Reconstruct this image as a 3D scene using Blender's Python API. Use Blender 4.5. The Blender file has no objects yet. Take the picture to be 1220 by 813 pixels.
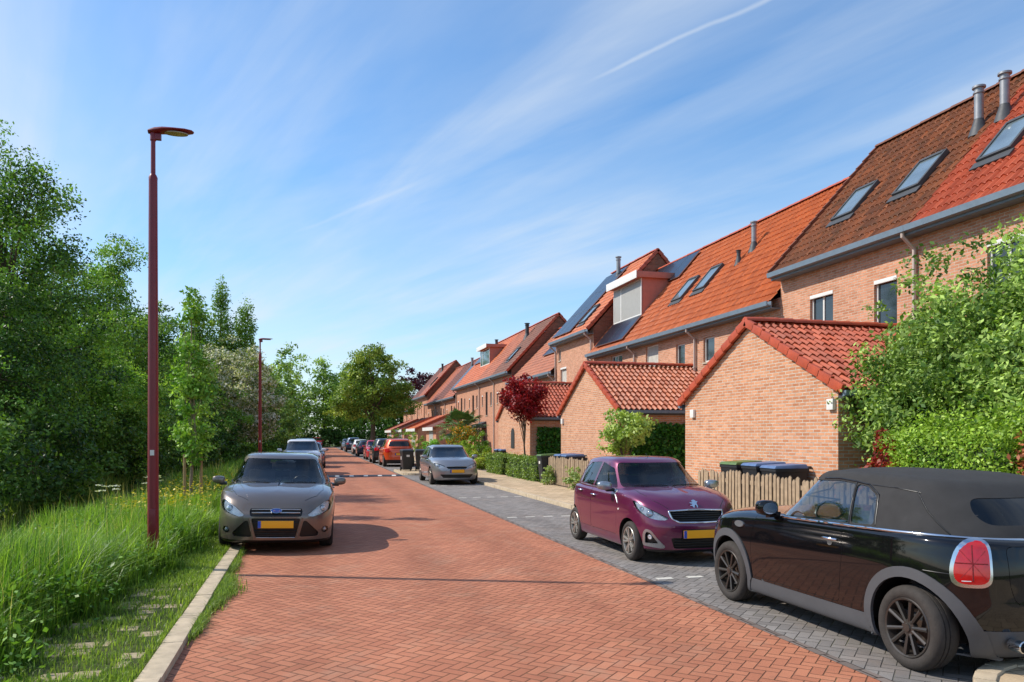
import bpy, bmesh, math, random
import numpy as np
from mathutils import Vector, Matrix

random.seed(11)
rng = np.random.default_rng(11)
SC = bpy.context.scene
COL = SC.collection
PI = math.pi
R = math.radians

# ------------------------------------------------------------------ tagging
def tag(o, label=None, cat=None, group=None, kind=None):
    if label: o['label'] = label
    if cat: o['category'] = cat
    if group: o['group'] = group
    if kind: o['kind'] = kind
    return o

def empty(name, loc=(0, 0, 0), rz=0.0, label=None, cat=None, group=None):
    o = bpy.data.objects.new(name, None)
    COL.objects.link(o)
    o.empty_display_size = 0.2
    o.location = loc
    o.rotation_euler = (0, 0, rz)
    return tag(o, label, cat, group)

def copy_tree(o, parent=None):
    c = o.copy()
    COL.objects.link(c)
    c.parent = parent
    for ch in list(o.children):
        copy_tree(ch, c)
    return c

def link(name, me, mat=None, parent=None):
    o = bpy.data.objects.new(name, me)
    COL.objects.link(o)
    if mat is not None: me.materials.append(mat)
    if parent is not None: o.parent = parent
    return o

# ------------------------------------------------------------------ mesh helpers
def box_uv(me):
    n = len(me.loops)
    if n == 0: return
    uv = me.uv_layers.new(name='UVMap')
    co = np.empty(len(me.vertices) * 3); me.vertices.foreach_get('co', co); co = co.reshape(-1, 3)
    li = np.empty(n, dtype=np.int32); me.loops.foreach_get('vertex_index', li)
    pn = np.empty(len(me.polygons) * 3); me.polygons.foreach_get('normal', pn); pn = np.abs(pn.reshape(-1, 3))
    lt = np.empty(len(me.polygons), dtype=np.int32); me.polygons.foreach_get('loop_total', lt)
    ax = np.repeat(np.argmax(pn * np.array([1, 1, .95]), axis=1), lt)
    c = co[li]
    u = np.where(ax == 0, c[:, 1], c[:, 0])
    v = np.where(ax == 2, c[:, 1], c[:, 2])
    uv.data.foreach_set('uv', np.stack([u, v], 1).ravel())

class MB:
    def __init__(self):
        self.v = []; self.f = []
    def add(self, vs, fs):
        b = len(self.v)
        self.v += [tuple(p) for p in vs]
        self.f += [tuple(i + b for i in f) for f in fs]
        return self
    def box(self, x0, x1, y0, y1, z0, z1):
        return self.add([(x0,y0,z0),(x1,y0,z0),(x1,y1,z0),(x0,y1,z0),(x0,y0,z1),(x1,y0,z1),(x1,y1,z1),(x0,y1,z1)],
                 [(0,3,2,1),(4,5,6,7),(0,1,5,4),(1,2,6,5),(2,3,7,6),(3,0,4,7)])
    def frame(self, o, a, b, c):
        """box spanned by corner o and edge vectors a, b, c"""
        o, a, b, c = map(Vector, (o, a, b, c))
        p = [o, o+a, o+a+b, o+b, o+c, o+a+c, o+a+b+c, o+b+c]
        fs = [(0,3,2,1),(4,5,6,7),(0,1,5,4),(1,2,6,5),(2,3,7,6),(3,0,4,7)]
        if a.cross(b).dot(c) < 0: fs = [tuple(reversed(f)) for f in fs]
        return self.add(p, fs)
    def bar(self, p, q, w, h, up=(0, 0, 1)):
        p, q = Vector(p), Vector(q); d = q - p; n = d.normalized()
        u = Vector(up)
        if abs(n.dot(u)) > .99: u = Vector((1, 0, 0))
        s = n.cross(u).normalized(); t = s.cross(n)
        return self.frame(p - s*w/2 - t*h/2, d, s*w, t*h)
    def tube(self, pts, r, n=8, caps=True):
        pts = [Vector(p) for p in pts]
        rs = r if isinstance(r, (list, tuple)) else [r]*len(pts)
        vs = []; prev = None
        for i, p in enumerate(pts):
            d = (pts[min(i+1, len(pts)-1)] - pts[max(i-1, 0)])
            d = d.normalized() if d.length > 1e-9 else Vector((0, 0, 1))
            if prev is None:
                a = d.orthogonal().normalized()
            else:
                a = (prev - d*prev.dot(d))
                a = a.normalized() if a.length > 1e-6 else d.orthogonal().normalized()
            prev = a; b = d.cross(a)
            for k in range(n):
                t = 2*PI*k/n
                vs.append(p + (a*math.cos(t) + b*math.sin(t))*rs[i])
        fs = []
        for i in range(len(pts)-1):
            for k in range(n):
                k2 = (k+1) % n
                fs.append((i*n+k, i*n+k2, (i+1)*n+k2, (i+1)*n+k))
        if caps:
            fs.append(tuple(reversed(range(n)))); fs.append(tuple(range((len(pts)-1)*n, len(pts)*n)))
        return self.add(vs, fs)
    def lathe(self, prof, n=24, o=(0, 0, 0), axis='Z', closed=False):
        vs = []; fs = []
        o = Vector(o)
        for (r, h) in prof:
            for k in range(n):
                t = 2*PI*k/n; c, s = r*math.cos(t), r*math.sin(t)
                p = (c, s, h) if axis == 'Z' else ((h, c, s) if axis == 'X' else (s, h, c))
                vs.append(o + Vector(p))
        m = len(prof)
        for i in range(m if closed else m-1):
            i2 = (i+1) % m
            for k in range(n):
                k2 = (k+1) % n
                fs.append((i*n+k, i*n+k2, i2*n+k2, i2*n+k))
        return self.add(vs, fs)
    def prism(self, poly, axis, a0, a1):
        """poly of 2-d points (axis X: (y,z), Y: (x,z), Z: (x,y)) extruded a0..a1"""
        n = len(poly); vs = []
        for a in (a0, a1):
            for (p, q) in poly:
                vs.append({'X': (a, p, q), 'Y': (p, a, q), 'Z': (p, q, a)}[axis])
        fs = [tuple(range(n)), tuple(range(2*n-1, n-1, -1))]
        for i in range(n):
            j = (i+1) % n
            fs.append((i, i+n, j+n, j))
        return self.add(vs, fs)
    def build(self, name, mat, parent=None, smooth=None, bevel=0.0, seg=2, uv=True, fixn=True, weld=False):
        me = bpy.data.meshes.new(name)
        me.from_pydata(self.v, [], self.f); me.update()
        if fixn or bevel or weld:
            bm = bmesh.new(); bm.from_mesh(me)
            if weld: bmesh.ops.remove_doubles(bm, verts=bm.verts, dist=.0005)
            if fixn: bmesh.ops.recalc_face_normals(bm, faces=bm.faces)
            if bevel:
                es = [e for e in bm.edges if len(e.link_faces) == 2 and e.calc_face_angle(0) > .5]
                bmesh.ops.bevel(bm, geom=es, offset=bevel, segments=seg, profile=.7, affect='EDGES', clamp_overlap=True)
            bm.to_mesh(me); bm.free()
        if uv: box_uv(me)
        if smooth is not None or bevel:
            me.shade_smooth()
            me.set_sharp_from_angle(angle=R(smooth if smooth is not None else 40))
        return link(name, me, mat, parent)

def np_mesh(name, V, F, mat, parent=None, col=None, uv=None, smooth=False, sharp=None):
    V = np.asarray(V, dtype=np.float32); F = np.asarray(F, dtype=np.int32)
    me = bpy.data.meshes.new(name)
    k = F.shape[1]; m = len(F)
    me.vertices.add(len(V)); me.vertices.foreach_set('co', V.ravel())
    me.loops.add(m*k); me.loops.foreach_set('vertex_index', F.ravel())
    me.polygons.add(m)
    me.polygons.foreach_set('loop_start', np.arange(0, m*k, k, dtype=np.int32))
    me.polygons.foreach_set('loop_total', np.full(m, k, dtype=np.int32))
    if uv is not None:
        l = me.uv_layers.new(name='UVMap'); l.data.foreach_set('uv', np.asarray(uv, dtype=np.float32)[F.ravel()].ravel())
    me.update(calc_edges=True); me.validate()
    if col is not None:
        a = me.color_attributes.new(name='col', type='FLOAT_COLOR', domain='POINT')
        c = np.ones((len(V), 4), dtype=np.float32); c[:, :3] = col
        a.data.foreach_set('color', c.ravel())
    if smooth:
        me.shade_smooth()
        if sharp: me.set_sharp_from_angle(angle=R(sharp))
    return link(name, me, mat, parent)

def chaikin(poly, it=2, closed=True):
    p = [np.array(q, float) for q in poly]
    for _ in range(it):
        o = []
        n = len(p)
        for i in range(n if closed else n-1):
            a, b = p[i], p[(i+1) % n]
            o += [a*.75+b*.25, a*.25+b*.75]
        if not closed: o = [p[0]] + o + [p[-1]]
        p = o
    return [tuple(q) for q in p]

def rounded(poly, r=.04, n=4):
    """round the corners of a polygon with radius-like cut r"""
    out = []; m = len(poly)
    for i in range(m):
        a, b, c = (np.array(poly[(i+k-1) % m], float) for k in range(3))
        d1 = np.linalg.norm(a-b); d2 = np.linalg.norm(c-b)
        p = b + (a-b)/d1*min(r, d1*.45); q = b + (c-b)/d2*min(r, d2*.45)
        for k in range(n+1):
            t = k/n
            out.append(tuple((1-t)**2*p + 2*t*(1-t)*b + t*t*q))
    return out

def text_mesh(name, s, size, mat, parent, depth=.002, shear=0.0):
    cu = bpy.data.curves.new(name, 'FONT'); cu.body = s; cu.size = size; cu.extrude = depth
    cu.align_x = 'CENTER'; cu.align_y = 'CENTER'; cu.shear = shear
    t = bpy.data.objects.new(name, cu); COL.objects.link(t)
    dg = bpy.context.evaluated_depsgraph_get()
    me = bpy.data.meshes.new_from_object(t.evaluated_get(dg))
    bpy.data.objects.remove(t)
    me.materials.clear()
    return link(name, me, mat, parent)

# ------------------------------------------------------------------ materials
def lin(h):
    h = h.lstrip('#'); o = []
    for i in (0, 2, 4):
        c = int(h[i:i+2], 16)/255
        o.append(c/12.92 if c <= .04045 else ((c+.055)/1.055)**2.4)
    return tuple(o)

class NT:
    def __init__(self, name):
        self.m = bpy.data.materials.new(name); self.m.use_nodes = True
        self.t = self.m.node_tree; self.n = self.t.nodes; self.n.clear()
        self.out = self.n.new('ShaderNodeOutputMaterial')
    def new(self, t, **kw):
        x = self.n.new(t)
        for k, v in kw.items(): setattr(x, k, v)
        return x
    def put(self, sock, v):
        if isinstance(v, bpy.types.NodeSocket): self.t.links.new(v, sock)
        elif v is not None:
            try: sock.default_value = v
            except Exception: sock.default_value = (*v, 1)
    def math(self, op, a, b=None, c=None):
        x = self.new('ShaderNodeMath', operation=op)
        self.put(x.inputs[0], a)
        if b is not None: self.put(x.inputs[1], b)
        if c is not None: self.put(x.inputs[2], c)
        return x.outputs[0]
    def mix(self, f, a, b, blend='MIX'):
        x = self.new('ShaderNodeMix', data_type='RGBA', blend_type=blend)
        self.put(x.inputs[0], f); self.put(x.inputs[6], a); self.put(x.inputs[7], b)
        return x.outputs[2]
    def noise(self, vec, scale, detail=3, rough=.55):
        x = self.new('ShaderNodeTexNoise')
        if vec is not None: self.put(x.inputs['Vector'], vec)
        x.inputs['Scale'].default_value = scale; x.inputs['Detail'].default_value = detail; x.inputs['Roughness'].default_value = rough
        return x.outputs['Fac']
    def ramp(self, f, a, b, c0=(0, 0, 0, 1), c1=(1, 1, 1, 1)):
        x = self.new('ShaderNodeValToRGB')
        e = x.color_ramp.elements
        e[0].position = a; e[1].position = b; e[0].color = c0; e[1].color = c1
        self.put(x.inputs[0], f)
        return x.outputs[0]
    def coord(self, w='Object'):
        return self.new('ShaderNodeTexCoord').outputs[w]
    def mapping(self, vec, scale=(1, 1, 1), rot=(0, 0, 0), loc=(0, 0, 0)):
        x = self.new('ShaderNodeMapping'); self.put(x.inputs[0], vec)
        x.inputs['Scale'].default_value = scale; x.inputs['Rotation'].default_value = rot; x.inputs['Location'].default_value = loc
        return x.outputs[0]
    def bump(self, h, strength=.3, dist=.01):
        x = self.new('ShaderNodeBump'); self.put(x.inputs['Height'], h)
        x.inputs['Strength'].default_value = strength; x.inputs['Distance'].default_value = dist
        return x.outputs[0]
    def bsdf(self, color, rough=.5, metal=0.0, coat=0.0, spec=.5, normal=None, **kw):
        b = self.new('ShaderNodeBsdfPrincipled')
        self.put(b.inputs['Base Color'], color if isinstance(color, bpy.types.NodeSocket) else (*color[:3], 1))
        self.put(b.inputs['Roughness'], rough); self.put(b.inputs['Metallic'], metal)
        self.put(b.inputs['Coat Weight'], coat); b.inputs['Coat Roughness'].default_value = .04
        self.put(b.inputs['Specular IOR Level'], spec)
        if normal is not None: self.put(b.inputs['Normal'], normal)
        for k, v in kw.items(): self.put(b.inputs[k], v)
        return b.outputs[0]
    def done(self, sh):
        self.t.links.new(sh, self.out.inputs[0]); return self.m

def simple(name, c, rough=.5, metal=0.0, coat=0.0, spec=.5, var=.12, scale=6.0, bump=0.0, bscale=40.0):
    if isinstance(c, str): c = lin(c)
    n = NT(name); co = n.coord()
    col = c
    if var:
        f = n.noise(co, scale, 4)
        f = n.math('MULTIPLY_ADD', f, 2*var*1.6, 1-var*1.6)
        col = n.mix(1.0, (*c, 1), f, 'MULTIPLY')
        rr = n.math('MULTIPLY_ADD', n.noise(co, scale*2.3, 3), .16, rough-.08)
    else: rr = rough
    nm = None
    if bump: nm = n.bump(n.noise(co, bscale, 3), bump, .01)
    return n.done(n.bsdf(col, rr, metal, coat, spec, nm))

def paint(name, c, metal=.0, rough=.32, flake=0.0, dirt=.12, spec=.5):
    """car paint: clear coat over base, a thin film of road dust low on the body, dark inside"""
    if isinstance(c, str): c = lin(c)
    n = NT(name); co = n.coord()
    z = n.new('ShaderNodeSeparateXYZ'); n.put(z.inputs[0], co)
    d = n.math('MULTIPLY', n.ramp(z.outputs[2], .15, .75, (1, 1, 1, 1), (0, 0, 0, 1)), n.ramp(n.noise(co, 5, 5), .3, .75))
    d = n.math('MULTIPLY', d, dirt*2.2)
    d = n.math('ADD', d, n.math('MULTIPLY', n.ramp(n.noise(co, 11, 5, .7), .45, .8), dirt*.25))
    base = n.mix(d, (*c, 1), (.17, .13, .10, 1))
    if flake:
        v = n.new('ShaderNodeTexVoronoi'); v.inputs['Scale'].default_value = 900
        n.put(v.inputs['Vector'], co)
        base = n.mix(flake, base, n.mix(1.0, base, v.outputs['Color'], 'MULTIPLY'))
    rr = n.math('ADD', n.math('MULTIPLY', d, .5), rough)
    nm = n.bump(n.noise(co, 3.0, 2), .015, .03)
    sh = n.bsdf(base, rr, metal, 1.0, spec, nm)
    inner = n.bsdf((.012, .012, .013), .8)
    g = n.new('ShaderNodeNewGeometry'); mx = n.new('ShaderNodeMixShader')
    n.put(mx.inputs[0], g.outputs['Backfacing']); n.put(mx.inputs[1], sh); n.put(mx.inputs[2], inner)
    return n.done(mx.outputs[0])

def clear_glass(name, tint=(.62, .70, .68), refl=1.0, f0=1.5):
    n = NT(name)
    tr = n.new('ShaderNodeBsdfTransparent'); tr.inputs[0].default_value = (*tint, 1)
    gl = n.new('ShaderNodeBsdfGlossy'); gl.inputs['Roughness'].default_value = .01; gl.inputs[0].default_value = (1, 1, 1, 1)
    fr = n.new('ShaderNodeFresnel'); fr.inputs[0].default_value = f0
    f = n.math('MINIMUM', n.math('MULTIPLY', fr.outputs[0], 1.7*refl), 1.0)
    mx = n.new('ShaderNodeMixShader'); n.put(mx.inputs[0], f)
    n.put(mx.inputs[1], tr.outputs[0]); n.put(mx.inputs[2], gl.outputs[0])
    return n.done(mx.outputs[0])

def brick_mat(name, c1, c2, mortar, w=.22, h=.0645, ms=.0062, bump=.5, dark=.25):
    n = NT(name); uv = n.coord('UV')
    jit = n.noise(uv, 7, 2)
    b = n.new('ShaderNodeTexBrick'); n.put(b.inputs['Vector'], uv)
    b.inputs['Scale'].default_value = 1.0; b.inputs['Brick Width'].default_value = w; b.inputs['Row Height'].default_value = h
    b.inputs['Mortar Size'].default_value = ms; b.inputs['Mortar Smooth'].default_value = .15; b.inputs['Bias'].default_value = 0
    n.put(b.inputs['Color1'], (*lin(c1), 1)); n.put(b.inputs['Color2'], (*lin(c2), 1)); n.put(b.inputs['Mortar'], (*lin(mortar), 1))
    big = n.noise(uv, .55, 4); fine = n.noise(uv, 60, 3)
    f = n.math('ADD', n.math('MULTIPLY', big, dark*2), 1-dark)
    f = n.math('MULTIPLY', f, n.math('MULTIPLY_ADD', fine, .5, .75))
    streak = n.noise(n.mapping(uv, (1.6, .16, 1)), 2.2, 5, .6)
    f = n.math('MULTIPLY', f, n.math('MULTIPLY_ADD', streak, .5, .76))
    mort = n.ramp(n.noise(uv, 9, 3), .3, .8, (.6, .58, .55, 1), (1.1, 1.1, 1.1, 1))
    col = n.mix(1.0, b.outputs['Color'], f, 'MULTIPLY')
    col = n.mix(b.outputs['Fac'], col, n.mix(1.0, (*lin(mortar), 1), mort, 'MULTIPLY'))
    hgt = n.math('ADD', n.math('MULTIPLY', b.outputs['Fac'], -1.0), n.math('MULTIPLY', fine, .35))
    return n.done(n.bsdf(col, .88, normal=n.bump(hgt, bump, .006), spec=.25))

def tile_mat(name, c1, c2, stain=(.05, .035, .025), amt=.3, moss=0.0, gloss=.5, lichen=0.0):
    """UV in tile units: every tile gets its own tone, rain streaks and stains run over them"""
    n = NT(name); uv = n.coord('UV'); co = n.coord()
    fl = n.new('ShaderNodeVectorMath', operation='FLOOR'); n.put(fl.inputs[0], uv)
    wn = n.new('ShaderNodeTexWhiteNoise', noise_dimensions='2D'); n.put(wn.inputs['Vector'], fl.outputs[0])
    col = n.mix(wn.outputs['Value'], (*lin(c1), 1), (*lin(c2), 1))
    st = n.ramp(n.noise(n.mapping(uv, (.5, .12, 1)), 1.6, 5, .65), .42, .75)
    col = n.mix(n.math('MULTIPLY', st, amt), col, (*stain, 1))
    fine = n.noise(co, 22, 4, .7)
    col = n.mix(1.0, col, n.math('MULTIPLY_ADD', fine, .55, .72), 'MULTIPLY')
    # every tile darkens towards its lower edge
    sp = n.new('ShaderNodeSeparateXYZ'); n.put(sp.inputs[0], uv)
    fv = n.math('FRACT', sp.outputs[1])
    edge = n.math('MULTIPLY', n.ramp(fv, .0, .22, (1, 1, 1, 1), (0, 0, 0, 1)), .45*max(amt, .2))
    col = n.mix(edge, col, (*stain, 1))
    if lichen:
        v = n.new('ShaderNodeTexVoronoi'); v.inputs['Scale'].default_value = 5.5; n.put(v.inputs['Vector'], co)
        m = n.math('MULTIPLY', n.ramp(v.outputs['Distance'], .08, .2, (1, 1, 1, 1), (0, 0, 0, 1)), n.ramp(n.noise(co, 1.1, 4), .5, .6))
        col = n.mix(n.math('MULTIPLY', m, lichen), col, (.42, .17, .03, 1))
    if moss:
        m = n.math('MULTIPLY', n.ramp(n.noise(co, 2.2, 6, .75), .5, .68), moss)
        col = n.mix(m, col, (.045, .04, .015, 1))
    return n.done(n.bsdf(col, gloss, normal=n.bump(fine, .15, .01), spec=.4))

def herring(name, c1, c2, joint, W=.105, rot=PI/4, ms=.05, tint=None, bump=.5, stain=.25, sandy=None, aspect=2, track=0.0, jamt=.92):
    """herringbone paving laid out in ground metres"""
    n = NT(name); co = n.coord()
    uv = n.mapping(co, (1/W, 1/W, 1/W), (0, 0, rot))
    s = n.new('ShaderNodeSeparateXYZ'); n.put(s.inputs[0], uv)
    u, v = s.outputs[0], s.outputs[1]
    i = n.math('FLOOR', u); j = n.math('FLOOR', v)
    fu = n.math('SUBTRACT', u, i); fv = n.math('SUBTRACT', v, j)
    k = n.math('FLOORED_MODULO', n.math('ADD', n.math('SUBTRACT', i, j), .25), 4.0)
    hor = n.math('LESS_THAN', k, 1.9)
    k1 = n.math('MULTIPLY', n.math('GREATER_THAN', k, .9), hor)
    k2 = n.math('MULTIPLY', n.math('SUBTRACT', 1.0, hor), n.math('LESS_THAN', k, 2.9))
    def sel(a, b):
        return n.math('ADD', n.math('MULTIPLY', hor, a), n.math('MULTIPLY', n.math('SUBTRACT', 1.0, hor), b))
    al = sel(n.math('ADD', fu, k1), n.math('ADD', fv, k2)); ac = sel(fv, fu)
    ed = n.math('MINIMUM', n.math('MINIMUM', al, n.math('SUBTRACT', 2.0, al)), n.math('MINIMUM', ac, n.math('SUBTRACT', 1.0, ac)))
    wob = n.math('MULTIPLY_ADD', n.noise(co, 34, 3), .07, ms-.035)
    mort = n.math('SUBTRACT', 1.0, n.math('SMOOTH_MIN', 1.0, n.math('DIVIDE', n.math('MAXIMUM', n.math('SUBTRACT', ed, n.math('MULTIPLY', wob, .4)), 0.0), wob), .1))
    mort = n.math('MAXIMUM', n.math('MINIMUM', mort, 1.0), 0.0)
    idv = n.new('ShaderNodeCombineXYZ')
    n.put(idv.inputs[0], n.math('SUBTRACT', i, k1)); n.put(idv.inputs[1], n.math('SUBTRACT', j, k2)); n.put(idv.inputs[2], hor)
    wn = n.new('ShaderNodeTexWhiteNoise', noise_dimensions='3D'); n.put(wn.inputs['Vector'], idv.outputs[0])
    col = n.mix(wn.outputs['Value'], (*lin(c1), 1), (*lin(c2), 1))
    fine = n.noise(co, 130, 4, .7); big = n.noise(co, .45, 5, .6); mid = n.noise(co, 3.1, 4, .6)
    col = n.mix(1.0, col, n.math('MULTIPLY_ADD', fine, .7, .65), 'MULTIPLY')
    col = n.mix(1.0, col, n.math('MULTIPLY_ADD', big, stain*2, 1-stain), 'MULTIPLY')
    col = n.mix(1.0, col, n.math('MULTIPLY_ADD', mid, .3, .85), 'MULTIPLY')
    if sandy:
        m = n.math('MULTIPLY', n.ramp(n.noise(co, 1.3, 6, .7), .52, .72), sandy)
        col = n.mix(m, col, (.45, .30, .20, 1))
    jc = n.mix(n.ramp(n.noise(co, 2.0, 4), .48, .68), (*lin(joint), 1), (.10, .10, .035, 1))
    if track:
        sx = n.new('ShaderNodeSeparateXYZ'); n.put(sx.inputs[0], co)
        wv = n.math('MULTIPLY_ADD', n.math('COSINE', n.math('MULTIPLY_ADD', sx.outputs[0], 4.0, .4)), .5, .5)
        tr = n.math('MULTIPLY', wv, n.math('MULTIPLY', n.ramp(n.noise(n.mapping(co, (1, .12, 1)), 1.2, 4), .35, .7), track))
        col = n.mix(tr, col, n.mix(1.0, col, (.62, .58, .56, 1), 'MULTIPLY'))
        sp_ = n.ramp(n.noise(co, 1.9, 2), .70, .76)
        col = n.mix(n.math('MULTIPLY', sp_, .35), col, (.09, .07, .06, 1))
    col = n.mix(n.math('MULTIPLY', mort, jamt), col, jc)
    tilt = n.math('MULTIPLY', n.math('SUBTRACT', wn.outputs['Value'], .5), .5)
    h = n.math('ADD', n.math('ADD', n.math('MULTIPLY', mort, -1.0), n.math('MULTIPLY', fine, .4)), tilt)
    return n.done(n.bsdf(col, .8, normal=n.bump(h, bump, .012), spec=.3))

def leaf_mat(name, trans=.4, rough=.5):
    n = NT(name)
    a = n.new('ShaderNodeAttribute', attribute_name='col')
    c = n.mix(1.0, a.outputs['Color'], n.math('MULTIPLY_ADD', n.noise(n.coord(), 1.7, 3), .6, .7), 'MULTIPLY')
    d = n.bsdf(c, rough, spec=.35)
    t = n.new('ShaderNodeBsdfTranslucent'); n.put(t.inputs[0], n.mix(1.0, c, (1.25, 1.35, .55, 1), 'MULTIPLY'))
    mx = n.new('ShaderNodeMixShader'); mx.inputs[0].default_value = trans
    n.put(mx.inputs[1], d); n.put(mx.inputs[2], t.outputs[0])
    return n.done(mx.outputs[0])

M = {}
M['brick'] = brick_mat('salmon_brick', '#cf946f', '#b57652', '#cfc3b3', ms=.0085)
M['brick_house'] = brick_mat('house_brick', '#cc9172', '#b27758', '#cab9a6', ms=.008)
M['brick_far'] = brick_mat('far_brick', '#c58c70', '#b0775a', '#c0a994', dark=.15)
M['brick_shaded'] = brick_mat('shaded_gable_brick', '#8a5540', '#6b3f2f', '#86746a')  # house brick coloured darker: the shade on the near gables is painted in
M['tile_garage'] = tile_mat('garage_tile', '#b8512c', '#9a4023', amt=.34, gloss=.6)
M['tile_garage_worn'] = tile_mat('garage_tile_worn', '#bd653a', '#a0502c', amt=.32, gloss=.5)
M['tile_orange'] = tile_mat('orange_tile', '#c8662c', '#b05624', amt=.24, gloss=.5)
M['tile_brown'] = tile_mat('brown_tile', '#9a5830', '#764528', amt=.45, moss=.45, lichen=.5, gloss=.6)
M['tile_red'] = tile_mat('red_tile', '#bc5836', '#a44a2c', amt=.22, gloss=.6)
M['tile_far'] = tile_mat('far_tile', '#b4623a', '#985030', amt=.35, gloss=.55)
M['tile_far_dark'] = tile_mat('far_dark_tile', '#7d4026', '#65331f', amt=.45, gloss=.6)
M['verge'] = simple('verge_tile', '#ad4a2c', .5, var=.25, scale=5)
M['ridge_dark'] = simple('ridge_dark', '#6e3a22', .7, var=.35, scale=4)
M['gutter'] = simple('gutter_zinc', '#6f7f8c', .5, metal=.1, var=.15)
M['zinc'] = simple('zinc', '#8f8f90', .45, metal=.5, var=.2)
M['pipe_brown'] = simple('brown_pipe', '#6b5a52', .5, var=.15)
M['pipe_grey'] = simple('grey_pipe', '#b9a79b', .5, var=.12)
M['white_paint'] = simple('white_paint', '#dcdad4', .45, var=.07)
M['frame_white'] = simple('window_frame_white', '#d3d0c8', .45, var=.08)
M['frame_dark'] = simple('window_frame_dark', '#3a3d40', .45, var=.1)
M['lead'] = simple('lead_flashing', '#3d3f42', .6, var=.2)
M['solar'] = simple('solar_cell', '#0d1420', .3, coat=.25, var=.2, scale=3)
M['alu'] = simple('aluminium', '#9da0a2', .35, metal=.8, var=.1)
M['shutter'] = simple('shutter_white', '#a5a39d', .5, var=.06)
M['pink'] = simple('dormer_cladding', '#b0705f', .6, var=.12)
M['concrete'] = simple('concrete', '#b3a590', .85, var=.25, scale=9, bump=.3, bscale=90)
M['kerb'] = simple('kerb_stone', '#b9a78c', .85, var=.28, scale=7, bump=.35, bscale=80)
M['wood_grey'] = simple('weathered_wood', '#a08a70', .85, var=.35, scale=8, bump=.3, bscale=30)
M['wood_post'] = simple('stake_wood', '#a8885e', .8, var=.25, scale=8)
M['bark'] = simple('bark', '#5c4b3a', .9, var=.35, scale=12, bump=.6, bscale=25)
M['bark_pale'] = simple('pale_bark', '#8a7a64', .9, var=.3, scale=12, bump=.4, bscale=25)
M['lamp_red'] = simple('lamp_red', '#74101e', .4, coat=.15, var=.14, scale=3)
M['lamp_glass'] = simple('lamp_glass', '#a08a68', .25, coat=.5, var=.1)
M['black_plastic'] = simple('black_plastic', '#17181a', .5, var=.2)
M['bin_black'] = simple('bin_black', '#22262b', .55, var=.25, scale=4)
M['bin_green'] = simple('bin_green', '#4f6b33', .5, var=.2)
M['bin_blue'] = simple('bin_blue', '#4f6a92', .5, var=.2)
M['sticker'] = simple('sticker_white', '#d8d5cd', .6, var=.05)
M['rubber'] = simple('tyre_rubber', '#332e2a', .85, var=.3, scale=20, bump=.3, bscale=120)
M['rubber_black'] = simple('speed_hump_rubber', '#2a2f38', .7, var=.25)
M['wheel_dark'] = simple('wheel_dark', '#453f3a', .4, metal=.5, coat=.3, var=.2)
M['wheel_silver'] = simple('wheel_silver', '#a7a29a', .35, metal=.7, var=.15)
M['brake'] = simple('brake_disc', '#5a4a40', .5, metal=.6, var=.3)
M['chrome'] = simple('chrome', '#d8dade', .12, metal=1.0, var=0)
M['satin'] = simple('satin_silver', '#a9acb0', .3, metal=.8, var=.05)
M['cladding'] = simple('grey_cladding', '#4b4c4f', .6, var=.12, scale=5)
M['fabric'] = simple('soft_top_fabric', '#2f2e2e', .9, var=.22, scale=6, bump=.4, bscale=300)
M['trim'] = simple('black_trim', '#0e0e10', .35, var=0)
M['grille'] = simple('grille_black', '#0b0b0c', .45, var=.1)
M['interior'] = simple('car_interior', '#2a2a2c', .8, var=.2)
M['seat'] = simple('car_seat', '#3c3c40', .85, var=.2)
M['glass'] = clear_glass('car_glass', (.90, .94, .92), .45)
M['glass_dark'] = clear_glass('tinted_glass', (.20, .22, .23), .8)
M['glass_clear'] = clear_glass('side_glass', (.86, .92, .92), 1.25)
M['lamp_cover'] = clear_glass('lamp_cover', (.96, .97, .97), .5)
M['reflector'] = simple('lamp_reflector', '#e8eaec', .35, metal=.1, var=.25, scale=22)
M['reflector_dark'] = simple('lamp_housing', '#3a3c40', .3, metal=.5, var=.2, scale=18)
M['lens'] = simple('lamp_lens', '#cfd6dc', .08, metal=.4, coat=1, var=0)
M['tail_red'] = simple('tail_red', '#b50a14', .10, coat=1.0, var=.22, scale=22)
M['tail_dark'] = simple('tail_dark', '#7a0810', .45, coat=.0, var=.2, scale=22)
M['amber'] = simple('amber_lens', '#d0701a', .2, coat=1.0, var=.1)
M['plate'] = simple('plate_yellow', '#f6ab14', .5, var=.04)
M['plate_blue'] = simple('plate_blue', '#2a4fb0', .5, var=.04)
M['badge_blue'] = simple('badge_blue', '#1f3f86', .3, coat=1, var=0)
M['window_glass'] = simple('window_glass', '#2a3338', .06, coat=.6, var=.5, scale=1.3)
M['skylight_glass'] = simple('skylight_glass', '#8fa0a6', .05, metal=.55, var=.3, scale=1.5)
M['blind'] = simple('window_blind', '#b9b4aa', .8, var=.15)
M['leaf'] = leaf_mat('leaf', .28)
M['leaf_dull'] = leaf_mat('leaf_dull', .25, .6)
M['grassm'] = leaf_mat('grass_blade', .45, .45)
M['paint_black'] = paint('paint_black', (.004, .004, .005), 0, .12, dirt=.012, spec=.05)
M['paint_purple'] = paint('paint_purple', (.16, .011, .066), .4, .30, .25, dirt=.08)
M['paint_brown'] = paint('paint_brown', (.19, .152, .127), .55, .33, .25, dirt=.10)
M['paint_silver'] = paint('paint_silver', (.33, .335, .35), .6, .32, .2)
M['paint_white'] = paint('paint_white', (.66, .67, .70), 0, .28)
M['paint_bluegrey'] = paint('paint_bluegrey', (.10, .13, .19), .5, .3)
M['paint_orange'] = paint('paint_orange', (.72, .085, .012), .3, .3)
M['paint_redpink'] = paint('paint_red', (.50, .012, .03), .2, .3)
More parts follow.
